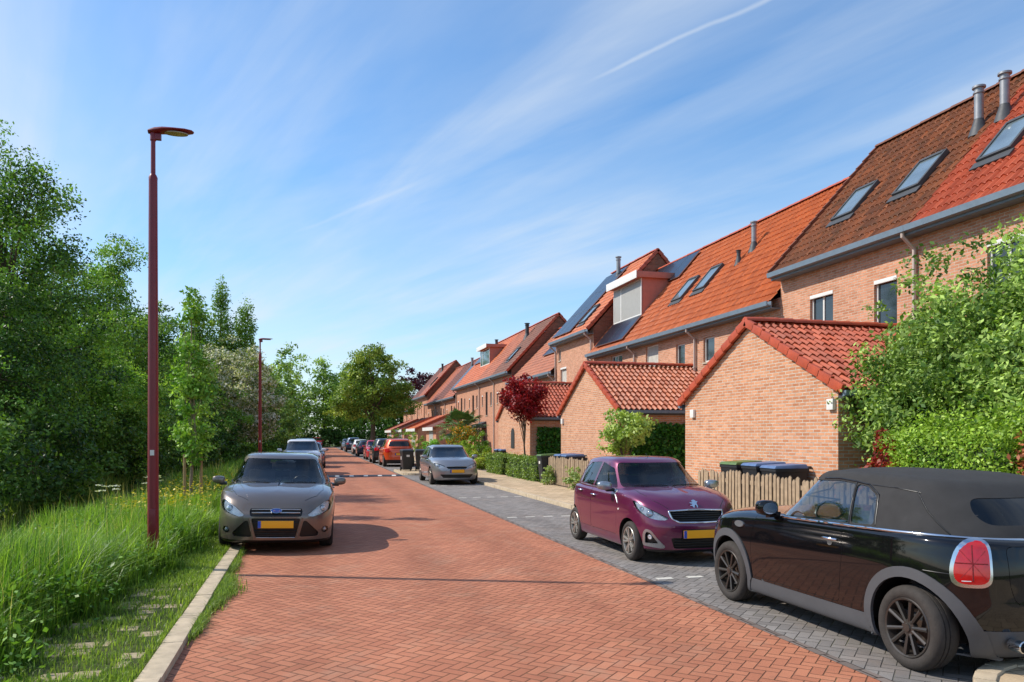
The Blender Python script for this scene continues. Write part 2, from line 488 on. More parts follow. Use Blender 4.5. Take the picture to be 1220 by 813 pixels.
M['paint_darkblue'] = paint('paint_darkblue', (.02, .03, .06), .3, .3)
M['paint_charcoal'] = paint('paint_charcoal', (.03, .03, .035), .4, .3)
# ------------------------------------------------------------------ car shells
def smooth_fn(pts):
    pts = sorted(pts)
    if len(pts) == 1: return lambda y: np.full_like(np.asarray(y, float), pts[0][1])
    X = np.array([p[0] for p in pts], float); Y = np.array([p[1] for p in pts], float)
    d = np.diff(X); s = np.diff(Y)/d
    m = np.zeros(len(X)); m[0] = s[0]; m[-1] = s[-1]
    for i in range(1, len(X)-1):
        m[i] = 0 if s[i-1]*s[i] <= 0 else 3*(d[i-1]+d[i])/((2*d[i]+d[i-1])/s[i-1] + (d[i]+2*d[i-1])/s[i])
    def f(y):
        y = np.clip(np.asarray(y, float), X[0], X[-1])
        k = np.clip(np.searchsorted(X, y, side='right')-1, 0, len(X)-2)
        h = d[k]; t = (y-X[k])/h
        return (2*t**3-3*t**2+1)*Y[k] + (t**3-2*t**2+t)*h*m[k] + (-2*t**3+3*t**2)*Y[k+1] + (t**3-t**2)*h*m[k+1]
    return f

def zfun(z):
    if callable(z): return z
    if isinstance(z, (int, float)): return lambda y: np.full_like(np.asarray(y, float), z)
    return smooth_fn(z)

def sup(p, q, a, b, n):
    t = np.linspace(0, PI/2, 1500)
    x = np.sin(t)**(2/p); e = np.cos(t)**(2/q)
    s = np.concatenate([[0], np.cumsum(np.hypot(np.diff(x)*a, np.diff(e)*b))])
    u = np.linspace(0, s[-1], n+1)
    return np.interp(u, s, x), np.interp(u, s, e)

def shell(rings, yc, pf, qf, pr, qr, ds):
    """closed plan outlines stacked and splined: returns V, F, ring row numbers, columns"""
    ref = max(rings, key=lambda r: r['w'])
    nf = max(8, int((ref['w']+ref['yf']-yc)/ds)); nr = max(8, int((ref['w']+yc-ref['yr'])/ds))
    xf, ef = sup(pf, qf, ref['w'], ref['yf']-yc, nf); xr, er = sup(pr, qr, ref['w'], yc-ref['yr'], nr)
    xi = np.concatenate([xf, xr[::-1][1:]]); et = np.concatenate([ef, -er[::-1][1:]])
    xi = np.concatenate([xi, -xi[1:-1][::-1]]); et = np.concatenate([et, et[1:-1][::-1]])
    Mc = len(xi); K = len(rings)
    P = np.zeros((K, Mc, 3))
    for k, r in enumerate(rings):
        y = np.where(et >= 0, yc+et*(r['yf']-yc), yc+et*(yc-r['yr']))
        x = xi*r['w']
        if 'wf' in r: x = x*zfun(r['wf'])(y)
        z = zfun(r['z'])(y)
        if 'crown' in r: z = z - r['crown']*(np.abs(xi)**2)
        P[k] = np.stack([x, y, z], 1)
    d = np.linalg.norm(np.diff(P, axis=0), axis=2)[..., None] + 1e-6
    v = np.diff(P, axis=0)/d
    rows = [P[0][None]]; rowid = [0]; cnt = 0
    for k in range(K-1):
        def tan(i, side):
            if i == 0: return v[0]
            if i == K-1: return v[-1]
            if rings[i].get('sharp'): return v[i-1] if side == 'L' else v[i]
            return (v[i-1]*d[i] + v[i]*d[i-1])/(d[i-1]+d[i])
        m0 = tan(k, 'R')*d[k]; m1 = tan(k+1, 'L')*d[k]
        n = rings[k+1].get('n') or max(1, int(round(np.percentile(d[k], 60)/ds)))
        for j in range(1, n+1):
            t = j/n
            rows.append(((2*t**3-3*t**2+1)*P[k] + (t**3-2*t**2+t)*m0 + (-2*t**3+3*t**2)*P[k+1] + (t**3-t**2)*m1)[None])
        cnt += n; rowid.append(cnt)
    G = np.concatenate(rows, 0); Rn = len(G)
    idx = np.arange(Rn*Mc).reshape(Rn, Mc)
    nx = np.roll(idx, -1, axis=1)
    F = np.stack([idx[:-1], idx[1:], nx[1:], nx[:-1]], -1).reshape(-1, 4)
    V = G.reshape(-1, 3)
    # outward faces
    n, c = fnormals(V, F)
    if np.mean(n[:, 0]*np.sign(c[:, 0])) < 0: F = F[:, ::-1].copy()
    return dict(V=V, F=F, rows=rowid, M=Mc, yc=yc)

def fnormals(V, F):
    a = V[F[:, 2]]-V[F[:, 0]]; b = V[F[:, 3]]-V[F[:, 1]]
    n = np.cross(a, b); l = np.linalg.norm(n, axis=1, keepdims=True)
    return n/np.maximum(l, 1e-12), V[F].mean(1)

def inpoly(h, z, poly):
    p = np.asarray(poly); ins = np.zeros(len(h), bool); j = len(p)-1
    for i in range(len(p)):
        xi, yi = p[i]; xj, yj = p[j]
        c = (yi > z) != (yj > z)
        with np.errstate(divide='ignore', invalid='ignore'):
            ins ^= c & (h < (xj-xi)*(z-yi)/(yj-yi+1e-15)+xi)
        j = i
    return ins

def nearest(poly, h, z):
    p = np.asarray(poly, float); q = np.roll(p, -1, axis=0)
    best = np.full(len(h), 1e9); bh = h.copy(); bz = z.copy()
    for a, b in zip(p, q):
        d = b-a; L = d@d + 1e-12
        t = np.clip(((h-a[0])*d[0]+(z-a[1])*d[1])/L, 0, 1)
        ph, pz = a[0]+t*d[0], a[1]+t*d[1]
        dd = np.hypot(ph-h, pz-z); m = dd < best
        best[m] = dd[m]; bh[m] = ph[m]; bz[m] = pz[m]
    return bh, bz, best

def axes(view, sg):
    if view == 'S': d = np.array([sg, 0, 0.]); e = np.array([0, 1., 0]); g = np.array([0, 0, 1.])
    elif view == 'F': d = np.array([0, 1., 0]); e = np.array([sg, 0, 0.]); g = np.array([0, 0, 1.])
    elif view == 'R': d = np.array([0, -1., 0]); e = np.array([sg, 0, 0.]); g = np.array([0, 0, 1.])
    elif view == 'T': d = np.array([0, 0, 1.]); e = np.array([sg, 0, 0.]); g = np.array([0, 1., 0])
    else:
        a = R(view); d = np.array([sg*math.sin(a), math.cos(a), 0]); g = np.array([0, 0, 1.])
        e = np.array([sg*math.cos(a), -math.sin(a), 0])
        if view > 90: e = -e*np.array([1, 1, 1])
    return d, e, g

def pivot(S, view, e):
    """oblique views measure outwards from the middle of the nose or the tail"""
    if isinstance(view, str): return 0.0
    return float(np.array([0, S['V'][:, 1].max() if view < 90 else S['V'][:, 1].min(), 0])@e)

def carve(S, regions, ds):
    """label faces by polygons drawn in a side / front / rear / top / oblique view and snap the borders onto the polygon"""
    V, F = S['V'], S['F']; lab = np.zeros(len(F), np.int32); names = ['body']
    for r in regions:
        sides = (1, -1) if r.get('sym', True) else (1,)
        for sg in sides:
            d, e, g = axes(r['view'], sg); o = pivot(S, r['view'], e)
            fn, fc = fnormals(V, F)
            src = r.get('over', ('body',))
            ok = np.isin(lab, [i for i, nm in enumerate(names) if nm.split('|')[0] in src])
            ok &= (fn@d) > r.get('dot', .15)
            if 'box' in r:
                (lo, hi) = r['box']; ok &= np.all((fc >= np.array(lo)) & (fc <= np.array(hi)), axis=1)
            if sides == (1, -1) : ok &= (fc[:, 0]*sg > 0)
            ok &= inpoly(fc@e-o, fc@g, r['poly'])
            if not ok.any(): continue
            names.append('%s|%d' % (r['name'], sg)); k = len(names)-1
            lab[ok] = k
            inn = np.zeros(len(V), bool); inn[F[ok].ravel()] = True
            out = np.zeros(len(V), bool); out[F[~ok & (fn@d > -.2)].ravel()] = True
            b = np.where(inn & out)[0]
            vn = np.zeros_like(V); np.add.at(vn, F.ravel(), np.repeat(fn, 4, axis=0))
            vn /= np.maximum(np.linalg.norm(vn, axis=1, keepdims=True), 1e-9)
            h, z = V[b]@e-o, V[b]@g
            ph, pz, dist = nearest(r['poly'], h, z)
            m = (dist < ds*1.6)
            b, dh, dz = b[m], (ph-h)[m], (pz-z)[m]
            nn = vn[b]; nd = np.maximum(nn@d, .25)
            c = -(dh*(nn@e)+dz*(nn@g))/nd
            V[b] += dh[:, None]*e + dz[:, None]*g + np.clip(c, -.06, .06)[:, None]*d
    S['lab'] = lab; S['names'] = names
    return S

def vnormals(V, F):
    fn, _ = fnormals(V, F)
    vn = np.zeros_like(V); np.add.at(vn, F.ravel(), np.repeat(fn, 4, axis=0))
    return vn/np.maximum(np.linalg.norm(vn, axis=1, keepdims=True), 1e-9)

def piece(S, which, name, mat, parent, gap=0.0, push=0.0, skirt=0.0, sharp=50):
    """cut the faces with these labels out of the shell as one mesh of its own"""
    V, F, lab, names = S['V'], S['F'], S['lab'], S['names']
    ids = [i for i, n in enumerate(names) if n in which or n.split('|')[0] in which]
    f = F[np.isin(lab, ids)]
    if not len(f): return None
    vn = S.setdefault('vn', vnormals(V, F))
    u, inv = np.unique(f, return_inverse=True); f = inv.reshape(-1, 4); v = V[u].copy(); n = vn[u]
    ed = np.concatenate([f[:, [0, 1]], f[:, [1, 2]], f[:, [2, 3]], f[:, [3, 0]]])
    key = np.sort(ed, 1); _, ix, ct = np.unique(key, axis=0, return_index=True, return_counts=True)
    be = ed[ix[ct == 1]]; be = be[be[:, 0] != be[:, 1]]
    bv = np.unique(be)
    if gap:
        acc = np.zeros_like(v); cn = np.zeros(len(v)); fc = v[f].mean(1)
        np.add.at(acc, f.ravel(), np.repeat(fc, 4, axis=0)); np.add.at(cn, f.ravel(), 1)
        dr = acc/np.maximum(cn, 1)[:, None]-v; dr /= np.maximum(np.linalg.norm(dr, axis=1, keepdims=True), 1e-9)
        v[bv] += dr[bv]*gap
    if push: v = v + n*push
    if skirt:
        base = len(v); mp = {b: base+i for i, b in enumerate(bv)}
        v = np.concatenate([v, v[bv]-n[bv]*skirt])
        sk = np.array([[a, mp[a], mp[b], b] for a, b in be], dtype=np.int64)
        f = np.concatenate([f, sk[:, ::-1]])
    return np_mesh(name, v, f, mat, parent, smooth=True, sharp=sharp)

def strip_on(S, ring, sel, name, mat, parent, r=.007, off=.004, dz=0.0):
    """a moulding that follows one ring of the shell where sel(x, y) holds"""
    row = S['rows'][ring]; P = S['V'].reshape(-1, S['M'], 3)[row]
    ok = [sel(p[0], p[1]) for p in P]
    n = len(P); runs = []; k0 = next((i for i in range(n) if not ok[i]), 0)
    cur = []
    for j in range(n+1):
        i = (k0+j) % n
        if ok[i] and j < n: cur.append(P[i])
        else:
            if len(cur) > 2: runs.append(cur)
            cur = []
    mb = MB()
    c = np.array([0, S['yc'], 0])
    for run in runs:
        q = []
        for p in run:
            o = np.array([p[0], p[1]-S['yc'], 0]); o[1] *= .25; o /= np.linalg.norm(o)+1e-9
            q.append(tuple(p+o*off+np.array([0, 0, dz])))
        mb.tube(q, r, 6)
    return mb.build(name, mat, parent, smooth=60) if mb.v else None

def surf_at(S, view, sg, h, z):
    """a point of the shell seen in one view, for fixing badges and handles to it"""
    d, e, g = axes(view, sg); fn, fc = fnormals(S['V'], S['F']); h = h+pivot(S, view, e)
    ok = (fn@d) > .2
    dist = np.hypot(fc@e-h, fc@g-z) + np.where(ok, 0, 99)
    ii = np.argsort(dist)[:5]; w = 1/(dist[ii]+.004)**2; w /= w.sum()
    P = np.zeros(3); nn = np.zeros(3)
    for q, wt in zip(ii, w):
        c = fc[q]; n = fn[q]; dh, dz = h-c@e, z-c@g
        k = float(np.clip((dh*(n@e)+dz*(n@g))/max(n@d, .25), -.05, .05))
        P += wt*(c + dh*e + dz*g - k*d); nn += wt*n
    return Vector(P), Vector(nn/np.linalg.norm(nn))

# ------------------------------------------------------------------ wheels
def spoke_geo(kind, r, rr):
    mb = MB()
    def spoke(a, w0, w1, r0, r1, x0, x1, th=.03):
        t = Vector((0, -math.sin(a), math.cos(a)))
        for s0, s1 in [(0, 1)]:
            c0 = Vector((x0, math.cos(a)*r0, math.sin(a)*r0)); c1 = Vector((x1, math.cos(a)*r1, math.sin(a)*r1))
            ax = Vector((1, 0, 0))
            vs = [c0-t*w0, c0+t*w0, c1+t*w1, c1-t*w1]
            top = [p+ax*0 for p in vs]; bot = [p-ax*th for p in vs]
            # a raised centre line gives every spoke two facets
            m0 = c0+ax*.006; m1 = c1+ax*.006
            mb.add(top+bot+[m0, m1], [(0, 8, 9, 3), (8, 1, 2, 9), (0, 3, 7, 4), (1, 5, 6, 2), (4, 7, 6, 5), (0, 4, 5, 1), (3, 2, 6, 7)])
    x = .055
    if kind == 'ten':
        for k in range(5):
            for s in (-1, 1):
                spoke(2*PI*k/5+PI/2+s*.27, .011, .015, .045, rr*.97, x-.004, x+.01)
    elif kind == 'five_double':
        for k in range(5):
            a = 2*PI*k/5+PI/2
            for s in (-1, 1):
                spoke(a+s*.20, .014, .020, .04, rr*.97, x, x+.012)
            spoke(a, .010, .02, .04, rr*.6, x-.012, x-.006)
    else:
        for k in range(5):
            spoke(2*PI*k/5+PI/2, .03, .036, .03, rr*.97, x, x+.012)
    mb.lathe([(0, x+.012), (.03, x+.010), (.034, x), (.06, x-.004), (.066, x-.03)], 20, axis='X')
    return mb

def wheel_meshes(r, w, rr, kind, rim_mat, detail=True):
    n = 48 if detail else 20
    h = w/2
    tyre = MB().lathe([(rr-.004, h-.02), (rr+.012, h-.004), (rr+.03, h+.004), (r-.045, h+.006), (r-.022, h-.004), (r-.006, h-.022), (r, h-.05),
                       (r, h-.052), (r-.008, h-.054), (r-.008, h-.060), (r, h-.062), (r, .012), (r-.008, .010), (r-.008, .002), (r, 0),
                       (r, -h+.05), (r-.02, -h+.005), (rr, -h+.02), (rr-.02, 0)], n, axis='X', closed=True)
    rim = MB().lathe([(rr, h-.018), (rr+.008, h-.006), (rr+.002, h+.001), (rr-.010, h-.004), (rr-.018, h-.03), (rr-.022, -h+.03), (rr, -h+.02)], n, axis='X')
    if detail or True:
        g = spoke_geo(kind, r, rr-.008); sh = h-.055-.012
        rim.add([(x+sh, y, z) for (x, y, z) in g.v], g.f)
    disc = MB().lathe([(.0, -.01), (rr*.62, -.01), (rr*.62, -.03), (0, -.03)], 24, axis='X')
    disc.box(-.05, .005, -rr*.66, -rr*.35, -.06, .08)
    return tyre, rim, disc

def add_wheels(root, sp, detail=True):
    tyre, rim, disc = wheel_meshes(sp['rw'], sp['tw'], sp['rr'], sp['rim'], sp['rim_mat'], detail)
    first = None
    for y in (sp['af'], sp['ar']):
        for s in (1, -1):
            if first is None:
                w = empty('wheel'); t = tyre.build('tyre', M['rubber'], w, smooth=35)
                rm = rim.build('rim', sp['rim_mat'], w, smooth=35); disc.build('brake_disc', M['brake'], w, smooth=35)
                first = w
            else: w = copy_tree(first)
            w.parent = root
            w.location = (s*sp['wx'], y, sp['rw'])
            w.rotation_euler = (random.uniform(0, 1), 0, 0 if s > 0 else PI)
            if s > 0: w.rotation_euler = (random.uniform(0, 1.2), 0, 0)

def seat_mb(x, y, z, s=1.0):
    mb = MB()
    mb.frame((x-.24, y-.25, z), (.48, 0, 0), (0, .5, .04), (0, 0, .16))
    mb.frame((x-.23, y-.28, z+.12), (.46, 0, 0), (0, .13, 0), (0, -.14, .52*s))
    mb.frame((x-.13, y-.44, z+.12+.56*s), (.26, 0, 0), (0, .09, 0), (0, -.03, .17))
    return mb

def make_car(sp, label, cat, loc, rz, group=None, roll=0.0):
    root = empty(sp.get('name', 'parked_car'), loc, rz, label, cat, group)
    if roll: root.rotation_euler = (0, roll, rz)
    ds = sp.get('ds', .03); hero = ds < .05
    W, Fy, Ry, rw = sp['W'], sp['F'], sp['R'], sp['rw']
    pm = sp['paint']
    # ---------------- lower body
    B = shell(sp['rings'], sp.get('yc', 0), sp['pf'], sp['qf'], sp['pr'], sp['qr'], ds)
    arch = sp.get('arch', rw+.045)
    reg = []
    for y in (sp['af'], sp['ar']):
        zc = rw+.01
        poly = [(y+arch*math.cos(t), zc+arch*math.sin(t)) for t in np.linspace(-.45, PI+.45, 26)]
        poly += [(y-arch*.93, -.2), (y+arch*.93, -.2)]
        reg.append(dict(name='hole', view='S', poly=poly, dot=.12))
    reg += sp['regions']
    carve(B, reg, ds)
    sk = .018
    piece(B, ('body',), 'body', pm, root, skirt=sk)
    done = {'hole', 'body'}
    for r in reg:
        nm = r['name']
        if nm in done: continue
        done.add(nm)
        sides = (1, -1) if r.get('sym', True) else (1,)
        for sg in sides:
            key = '%s|%d' % (nm, sg)
            mt = r.get('mat', pm)
            if r.get('lamp'):
                cover = piece(B, (key,), r.get('part', nm), M['lamp_cover'], root, gap=.002, push=.001)
                if cover is None: continue
                piece(B, (key,), 'lamp_bowl', r.get('inner', M['reflector']), cover, push=-.035)
                for (vw, h, z, rad, kind) in r.get('bulbs', ()):
                    p, n = surf_at(B, vw, sg, h, z)
                    d = Vector(axes(vw, sg)[0]); d = (d+n)/2; d.normalize()
                    mb = MB()
                    q = d.to_track_quat('Z', 'Y').to_matrix()
                    prof = [(rad, .012), (rad*.92, .016), (rad*.8, -.004), (0, .0)] if kind == 'ring' else [(rad, .0), (rad*.96, .012), (rad*.7, .024), (0, .03)]
                    g = MB().lathe(prof, 18)
                    mb.add([p - d*.034 + q@Vector(v) for v in g.v], g.f)
                    mb.build('lamp_reflector', M['lens'] if kind == 'lens' else M['chrome'], cover, smooth=40)
                continue
            o = piece(B, (key,), r.get('part', nm), mt, root, gap=r.get('gap', .0), push=r.get('push', 0.0), skirt=r.get('skirt', 0.0))
            if o is not None and r.get('label'): o['label'] = r['label']
            r.setdefault('objs', {})[sg] = o
    # arch liners and floor
    ln = MB()
    for y in (sp['af'], sp['ar']):
        for s in (1, -1):
            pts = [(y+(arch+.004)*math.cos(t), rw+.01+(arch+.004)*math.sin(t)) for t in np.linspace(-.25, PI+.25, 18)]
            x0 = s*(W-.36)
            xs = [min(abs(surf_at(B, 'S', s, a, max(b, .22))[0].x)-.018, W-.03) for a, b in pts]
            vs = [(s*xx, a, b) for xx, (a, b) in zip(xs, pts)]+[(x0, a, b) for a, b in pts]; n = len(pts)
            ln.add(vs, [(i, i+1, n+i+1, n+i) for i in range(n-1)]+[tuple(range(n, 2*n))])
    ln.box(-W*.56, W*.56, Ry+.25, Fy-.25, .2, .3)
    for y0, y1 in ((Ry+.2, sp['ar']-arch-.02), (sp['ar']+arch+.02, sp['af']-arch-.02), (sp['af']+arch+.02, Fy-.2)):
        if y1-y0 > .1: kx = .9 if y0 < 0 < y1 or (y0 > sp['ar'] and y1 < sp['af']) else .62; ln.box(-W*kx, W*kx, y0, y1, .20, .25)
    ln.build('underbody', M['grille'], root)
    # ---------------- cabin
    C = shell(sp['cabin'], sp['cyc'], sp['cpf'], sp['cqf'], sp['cpr'], sp['cqr'], ds)
    carve(C, sp['glass'], ds)
    cm = sp.get('cabin_mat', pm)
    piece(C, ('body',), sp.get('cabin_name', 'roof'), cm, root, skirt=.02)
    done = {'body'}
    for r in sp['glass']:
        nm = r['name']
        if nm in done: continue
        done.add(nm)
        for sg in ((1, -1) if r.get('sym', True) else (1,)):
            key = '%s|%d' % (nm, sg)
            o = piece(C, (key,), r.get('part', nm), r.get('mat', M['glass']), root, push=r.get('push', -.004), gap=r.get('gap', 0), skirt=r.get('skirt', 0))
    # ---------------- interior
    ins = sp.get('inside')
    if ins:
        zb, yd, ys = ins['floor'], ins['dash'], ins['seats']
        dm = MB().frame((-W*.8, yd-.30, ins['dz']-.34), (W*1.6, 0, 0), (0, .40, -.02), (0, .06, .28))
        dm.box(-W*.86, W*.86, ins.get('back', Ry+.5), yd, zb-.06, zb)
        dm.build('dashboard', M['interior'], root, bevel=.03)
        for s in (1, -1):
            st = seat_mb(s*.36, ys, zb+.12).build('seat', M['seat'], root, bevel=.035)
        rb = MB().frame((-.6, ys-1.05, zb+.14), (1.2, 0, 0), (0, .45, .03), (0, 0, .15))
        rb.frame((-.6, ys-1.08, zb+.25), (1.2, 0, 0), (0, .14, 0), (0, -.12, .45*ins.get('rs', 1)))
        for s in (1, -1): rb.frame((s*.35-.12, ys-1.19, zb+.25+.47*ins.get('rs', 1)), (.24, 0, 0), (0, .08, 0), (0, -.02, .14))
        rb.build('rear_bench', M['seat'], root, bevel=.03)
        sw = MB(); c = Vector((-.36, yd-.40, ins['dz']-.06)); ring = []
        for k in range(21):
            t = 2*PI*k/20; ring.append(c+Vector((.18*math.cos(t), .18*math.sin(t)*.35, .18*math.sin(t)*.94)))
        sw.tube(ring, .014, 6, caps=False); sw.bar(c+Vector((-.17, 0, 0)), c+Vector((.17, 0, 0)), .03, .04); sw.bar(c, c+Vector((0, .25, -.1)), .05, .05)
        sw.build('steering_wheel', M['trim'], root, smooth=40)
    # ---------------- mirrors
    mr = sp['mirror']
    for s in (1, -1):
        mx, my, mz = mr['pos']; a, b, c = mr.get('size', (.105, .075, .065))
        # housing: rounded block, slimmer towards the tip, domed to the front
        vs = []; fs = []; nu = 20
        secs = [(-1, .35), (-.96, .68), (-.75, .90), (-.3, 1.0), (.3, .97), (.75, .80), (.95, .52), (1, .25)]
        ex = mr.get('ex', .55)
        for (u, k) in secs:
            for q in range(nu):
                t = 2*PI*q/nu; cc, ss = math.cos(t), math.sin(t)
                yy = math.copysign(abs(cc)**ex, cc); zz = math.copysign(abs(ss)**ex, ss)
                if yy < 0: yy *= .72
                vs.append((s*(mx+u*a), my+yy*b*k, mz+zz*c*k+.006*u))
        for r_ in range(len(secs)-1):
            for q in range(nu): fs.append((r_*nu+q, r_*nu+(q+1) % nu, (r_+1)*nu+(q+1) % nu, (r_+1)*nu+q))
        fs += [tuple(range(nu)), tuple(range((len(secs)-1)*nu, len(secs)*nu))]
        h = MB().add(vs, fs).build('mirror', mr.get('mat', pm), root, smooth=60)
        MB().prism([(my-.03, mz-c*.5), (my+.05, mz-c*.6), (my+.05, mz-c*1.3), (my-.02, mz-c*1.2)], 'X', s*(mx-a*1.35), s*(mx-a*.2)).build('mirror_foot', M['trim'], h, bevel=.008)
        g2 = MB().lathe([(0.001, 0), (.9, 0)], 18)
        MB().add([(s*mx+v[0]*a*.88, my-b*.73, mz+v[1]*c*.80) for v in g2.v], g2.f).build('mirror_glass', M['chrome'], h)
    add_wheels(root, sp, hero)
    sp['B'], sp['C'], sp['root'] = B, C, root
    return root

def plate(sp, view, h, z, w=.52, hh=.11, parent=None, off=.012, blue=-1):
    """number plate without characters: yellow with the blue country band"""
    p, n = surf_at(sp['B'], view, 1, h, z)
    s = 1 if view == 'F' else -1
    y = p.y+s*off
    def sl(x0, x1, z0, z1, y0, y1): return MB().box(x0, x1, min(y0, y1), max(y0, y1), z0, z1)
    pl = sl(h-w/2, h+w/2, z-hh/2, z+hh/2, y, y+s*.008).build('number_plate', M['plate'], sp['root'], bevel=.002)
    b = h+w/2-.045 if view == 'F' else h-w/2
    sl(b, b+.045, z-hh/2+.003, z+hh/2-.003, y+s*.008, y+s*.0105).build('country_band', M['plate_blue'], pl)
    sl(h-w/2-.012, h+w/2+.012, z-hh/2-.012, z+hh/2+.012, y-s*.03, y-s*.001).build('plate_holder', M['trim'], pl, bevel=.003)
    return pl

def handle(sp, sg, y, z, mat, L=.17):
    p, n = surf_at(sp['B'], 'S', sg, y, z)
    d = next((c for c in sp['root'].children if c.name.split('.')[0] == 'door' and abs(c.get('side', 0)-sg) < .1 and c.get('y0', 0) <= y <= c.get('y1', 0)), sp['root'])
    mb = MB().tube([p+Vector((sg*.004, L/2, 0)), p+Vector((sg*.028, L/2-.02, .003)), p+Vector((sg*.036, 0, .004)), p+Vector((sg*.028, -L/2+.02, .003)), p+Vector((sg*.004, -L/2, 0))], [.011, .012, .013, .012, .011], 8)
    h = mb.build('handle', mat, d, smooth=60)
    return h

def set_doors(sp, spans):
    for c in sp['root'].children:
        if c.name.split('.')[0] == 'door':
            v = np.array([q.co for q in c.data.vertices]); m = v.mean(0)
            c['side'] = 1.0 if m[0] > 0 else -1.0
            c['y0'] = float(v[:, 1].min()); c['y1'] = float(v[:, 1].max())

def wiper(sp, x0, x1):
    mb = MB(); prev = None
    C = sp['C']
    pts = []
    for k in range(8):
        x = x0+(x1-x0)*k/7
        p, n = surf_at(C, 'F', 1, x, sp['wz']+.012*math.sin(k/7*PI))
        pts.append(p+n*.012)
    mb.tube(pts, .008, 6)
    mb.build('wiper', M['trim'], sp['root'], smooth=60)

def panel(sp, view, poly, name, mat, off=.004, sg=1, parent=None, S=None, n=1, thick=.006):
    """small plate, slat or badge laid on the shell surface following its shape"""
    S = S or sp['B']; q = [surf_at(S, view, sg, h, z) for h, z in poly]
    front = [p+nn*(off+thick) for p, nn in q]; back = [p-nn*.01 for p, nn in q]
    m = len(q); mb = MB()
    c = sum(front, Vector())/m
    mb.add(front+back+[c], [(i, (i+1) % m, 2*m) for i in range(m)]+[(i, m+i, m+(i+1) % m, (i+1) % m) for i in range(m)])
    return mb.build(name, mat, parent or sp['root'], smooth=30)

def line_on(sp, view, pts, name, mat, r=.006, off=.004, sg=1, parent=None, S=None, sub=6):
    S = S or sp['B']; out = []
    for a, b in zip(pts[:-1], pts[1:]):
        for k in range(sub):
            t = k/sub; h, z = a[0]+(b[0]-a[0])*t, a[1]+(b[1]-a[1])*t
            p, n = surf_at(S, view, sg, h, z); out.append(p+n*off)
    p, n = surf_at(S, view, sg, *pts[-1]); out.append(p+n*off)
    return MB().tube(out, r, 6).build(name, mat, parent or sp['root'], smooth=60)
# ------------------------------------------------------------------ the cars
def body_rings(W, F, R_, zs, zh, zb=.19, sill=.34, mid=.60, noseb=0.0, tuck=.03, hood_w=.80, bump=.48, ftop=.14, rtop=.07, tum=.95):
    zs_f, zh_f = smooth_fn(zs), smooth_fn(zh)
    return [
        dict(z=zb+.03, w=W*.80, yf=F-.30, yr=R_+.28),
        dict(z=zb, w=W*.93, yf=F-.09, yr=R_+.10),
        dict(z=sill, w=W*.972, yf=F-.025, yr=R_+.03),
        dict(z=bump, w=W*.992, yf=F, yr=R_),
        dict(z=mid, w=W, yf=F-.012, yr=R_+.008),
        dict(z=lambda y: zs_f(y)-.085, w=W*.985, yf=F-.05, yr=R_+.04),
        dict(z=lambda y: zs_f(y)-.02, w=W*(tum+.012), yf=F-ftop*.75, yr=R_+rtop),
        dict(z=lambda y: zs_f(y)*.6+zh_f(y)*.4, w=W*(tum-.05), yf=F-ftop-.05, yr=R_+rtop+.04),
        dict(z=lambda y: zh_f(y)*.9+zs_f(y)*.1, w=W*hood_w, yf=F-ftop-.12, yr=R_+rtop+.12),
        dict(z=lambda y: zh_f(y)+.012, w=W*.42, yf=F-ftop-.22, yr=R_+rtop+.3),
        dict(z=lambda y: zh_f(y)+.02, w=.012, yf=F-.75, yr=R_+.8),
    ]

